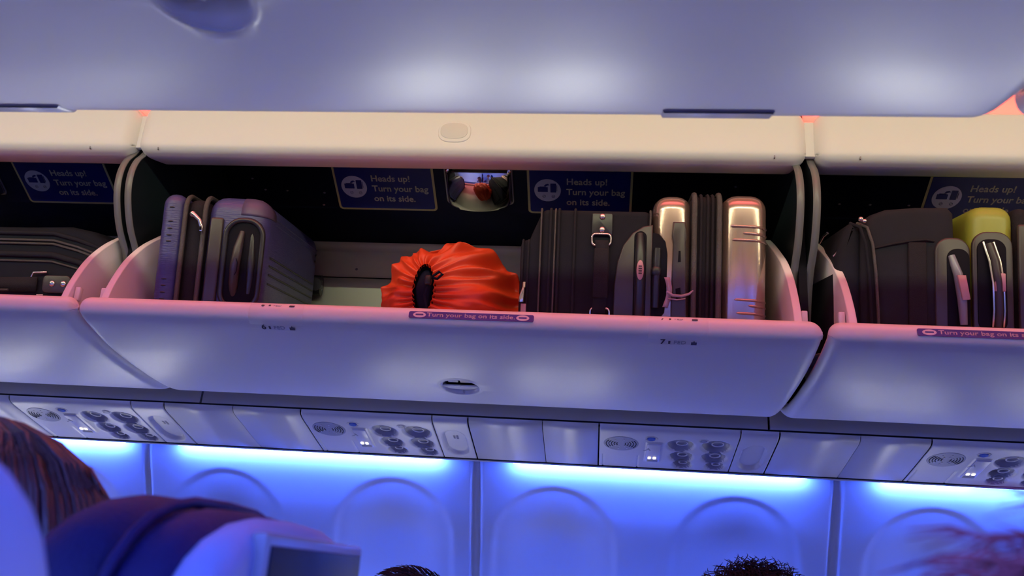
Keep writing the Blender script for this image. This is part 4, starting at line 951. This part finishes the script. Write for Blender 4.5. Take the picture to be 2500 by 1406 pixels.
# woman with long auburn hair in the left foreground
p1 = person(-0.505, 0.640, 0.060, 'person with long brown hair seated between the two lower left seats, seen from behind', 'skin', 'cloth1')
cap(p1, 'hairbrown', 1.10, 0.004)
def long_hair(rnd):
    a = rnd.uniform(-PI * 0.62, PI * 0.62); e = rnd.random() ** 0.7     # around the back of the head (0 = straight back, +x)
    R0 = 0.098 + rnd.uniform(0, 0.016)
    pts = []
    L = rnd.uniform(0.34, 0.50); j1 = rnd.uniform(-0.012, 0.012); ph = rnd.uniform(0, 6)
    n = 16
    for k in range(n):
        u = k / (n - 1)
        if u < 0.42:
            t = u / 0.42; el = PI / 2 * (1 - t) * (0.35 + 0.65 * e) if False else PI / 2 - t * PI / 2
            r_ = R0 * math.cos(el); p = Vector((0.016 + r_ * math.cos(a) * 1.10, r_ * math.sin(a) * 0.95, 1.144 + R0 * 1.10 * math.sin(el)))
        else:
            t = (u - 0.42) / 0.58
            r_ = R0 * (1.0 + 0.14 * t - 0.25 * t * t); p = Vector((0.016 + r_ * math.cos(a) * 1.10 + 0.01 * math.sin(ph + 5 * t), r_ * math.sin(a) * 0.95 + 0.008 * math.sin(ph * 2 + 4 * t) + j1 * t, 1.144 - t * L))
        pts.append(p)
    return pts, rnd.uniform(0.0022, 0.0042)
strands(p1, long_hair, 520, 0, 'hairbrown', 'hair', 3)
# far heads
p2 = person(-0.378, 1.74, -0.012, 'person with smooth black hair, only the crown showing right of the navy seat', 'skin2', 'cloth2')
cap(p2, 'hairblack', 1.0, 0.0)
def short(rnd):
    a = rnd.uniform(0, 2 * PI); el = math.asin(rnd.uniform(0.15, 1)); R0 = 0.100
    d = Vector((math.cos(el) * math.cos(a), math.cos(el) * math.sin(a), math.sin(el)))
    p = Vector((0.016 + d.x * R0 * 1.08, d.y * R0 * 0.93, 1.140 + d.z * R0 * 1.1)); t = d.cross(Vector((0, 1, 0.2))).normalized()
    return [p, p + t * 0.012 + d * 0.006, p + t * 0.026 + d * 0.007], 0.0012
strands(p2, short, 500, 0, 'hairblack', 'hair', 5, 3)
p3 = person(0.278, 1.74, 0.032, 'person with dark curly hair, only the crown showing at the bottom edge right of centre', 'skin', 'cloth2')
cap(p3, 'haircurly', 1.04, 0.0)
def curly(rnd):
    a = rnd.uniform(0, 2 * PI); el = math.asin(rnd.uniform(0.0, 1)); R0 = 0.094
    d = Vector((math.cos(el) * math.cos(a), math.cos(el) * math.sin(a), math.sin(el)))
    p = Vector((0.016 + d.x * R0 * 1.1, d.y * R0 * 0.95, 1.140 + d.z * R0 * 1.12)); u = d.orthogonal().normalized(); v = d.cross(u)
    ph = rnd.uniform(0, 6); cr = rnd.uniform(0.004, 0.010); H = rnd.uniform(0.012, 0.034)
    return [p + d * (H * k / 9) + (u * math.cos(ph + k * 0.75) + v * math.sin(ph + k * 0.75)) * cr for k in range(10)], 0.0009
strands(p3, curly, 1100, 0, 'haircurly', 'hair', 6, 3)
# neighbour at the lower right, very near and out of focus
p4 = person(0.182, 0.285, 0.019, 'person with reddish fair hair, out of focus at the lower right corner', 'skin', 'cloth1')
cap(p4, 'hairred', 1.03, 0.0)
def fuzzy(rnd):
    a = rnd.uniform(0, 2 * PI); el = math.asin(rnd.uniform(0.0, 1)); R0 = 0.096
    d = Vector((math.cos(el) * math.cos(a), math.cos(el) * math.sin(a), math.sin(el)))
    p = Vector((0.016 + d.x * R0 * 1.1, d.y * R0 * 0.95, 1.140 + d.z * R0 * 1.12)); t = (d.cross(Vector((0, 1, 0.3))) + Vector((rnd.uniform(-1, 1), rnd.uniform(-1, 1), rnd.uniform(-1, 1))) * 0.5).normalized()
    return [p, p + t * 0.012 + d * 0.008, p + t * 0.026 + d * 0.012, p + t * 0.04 + d * 0.010], 0.0008
strands(p4, fuzzy, 900, 0, 'hairred', 'hair', 8, 3)

# ---------------------------------------------------------------- lift everything onto the floor datum
for o in list(S.objects):
    if o.parent is None: o.location.z += ZC
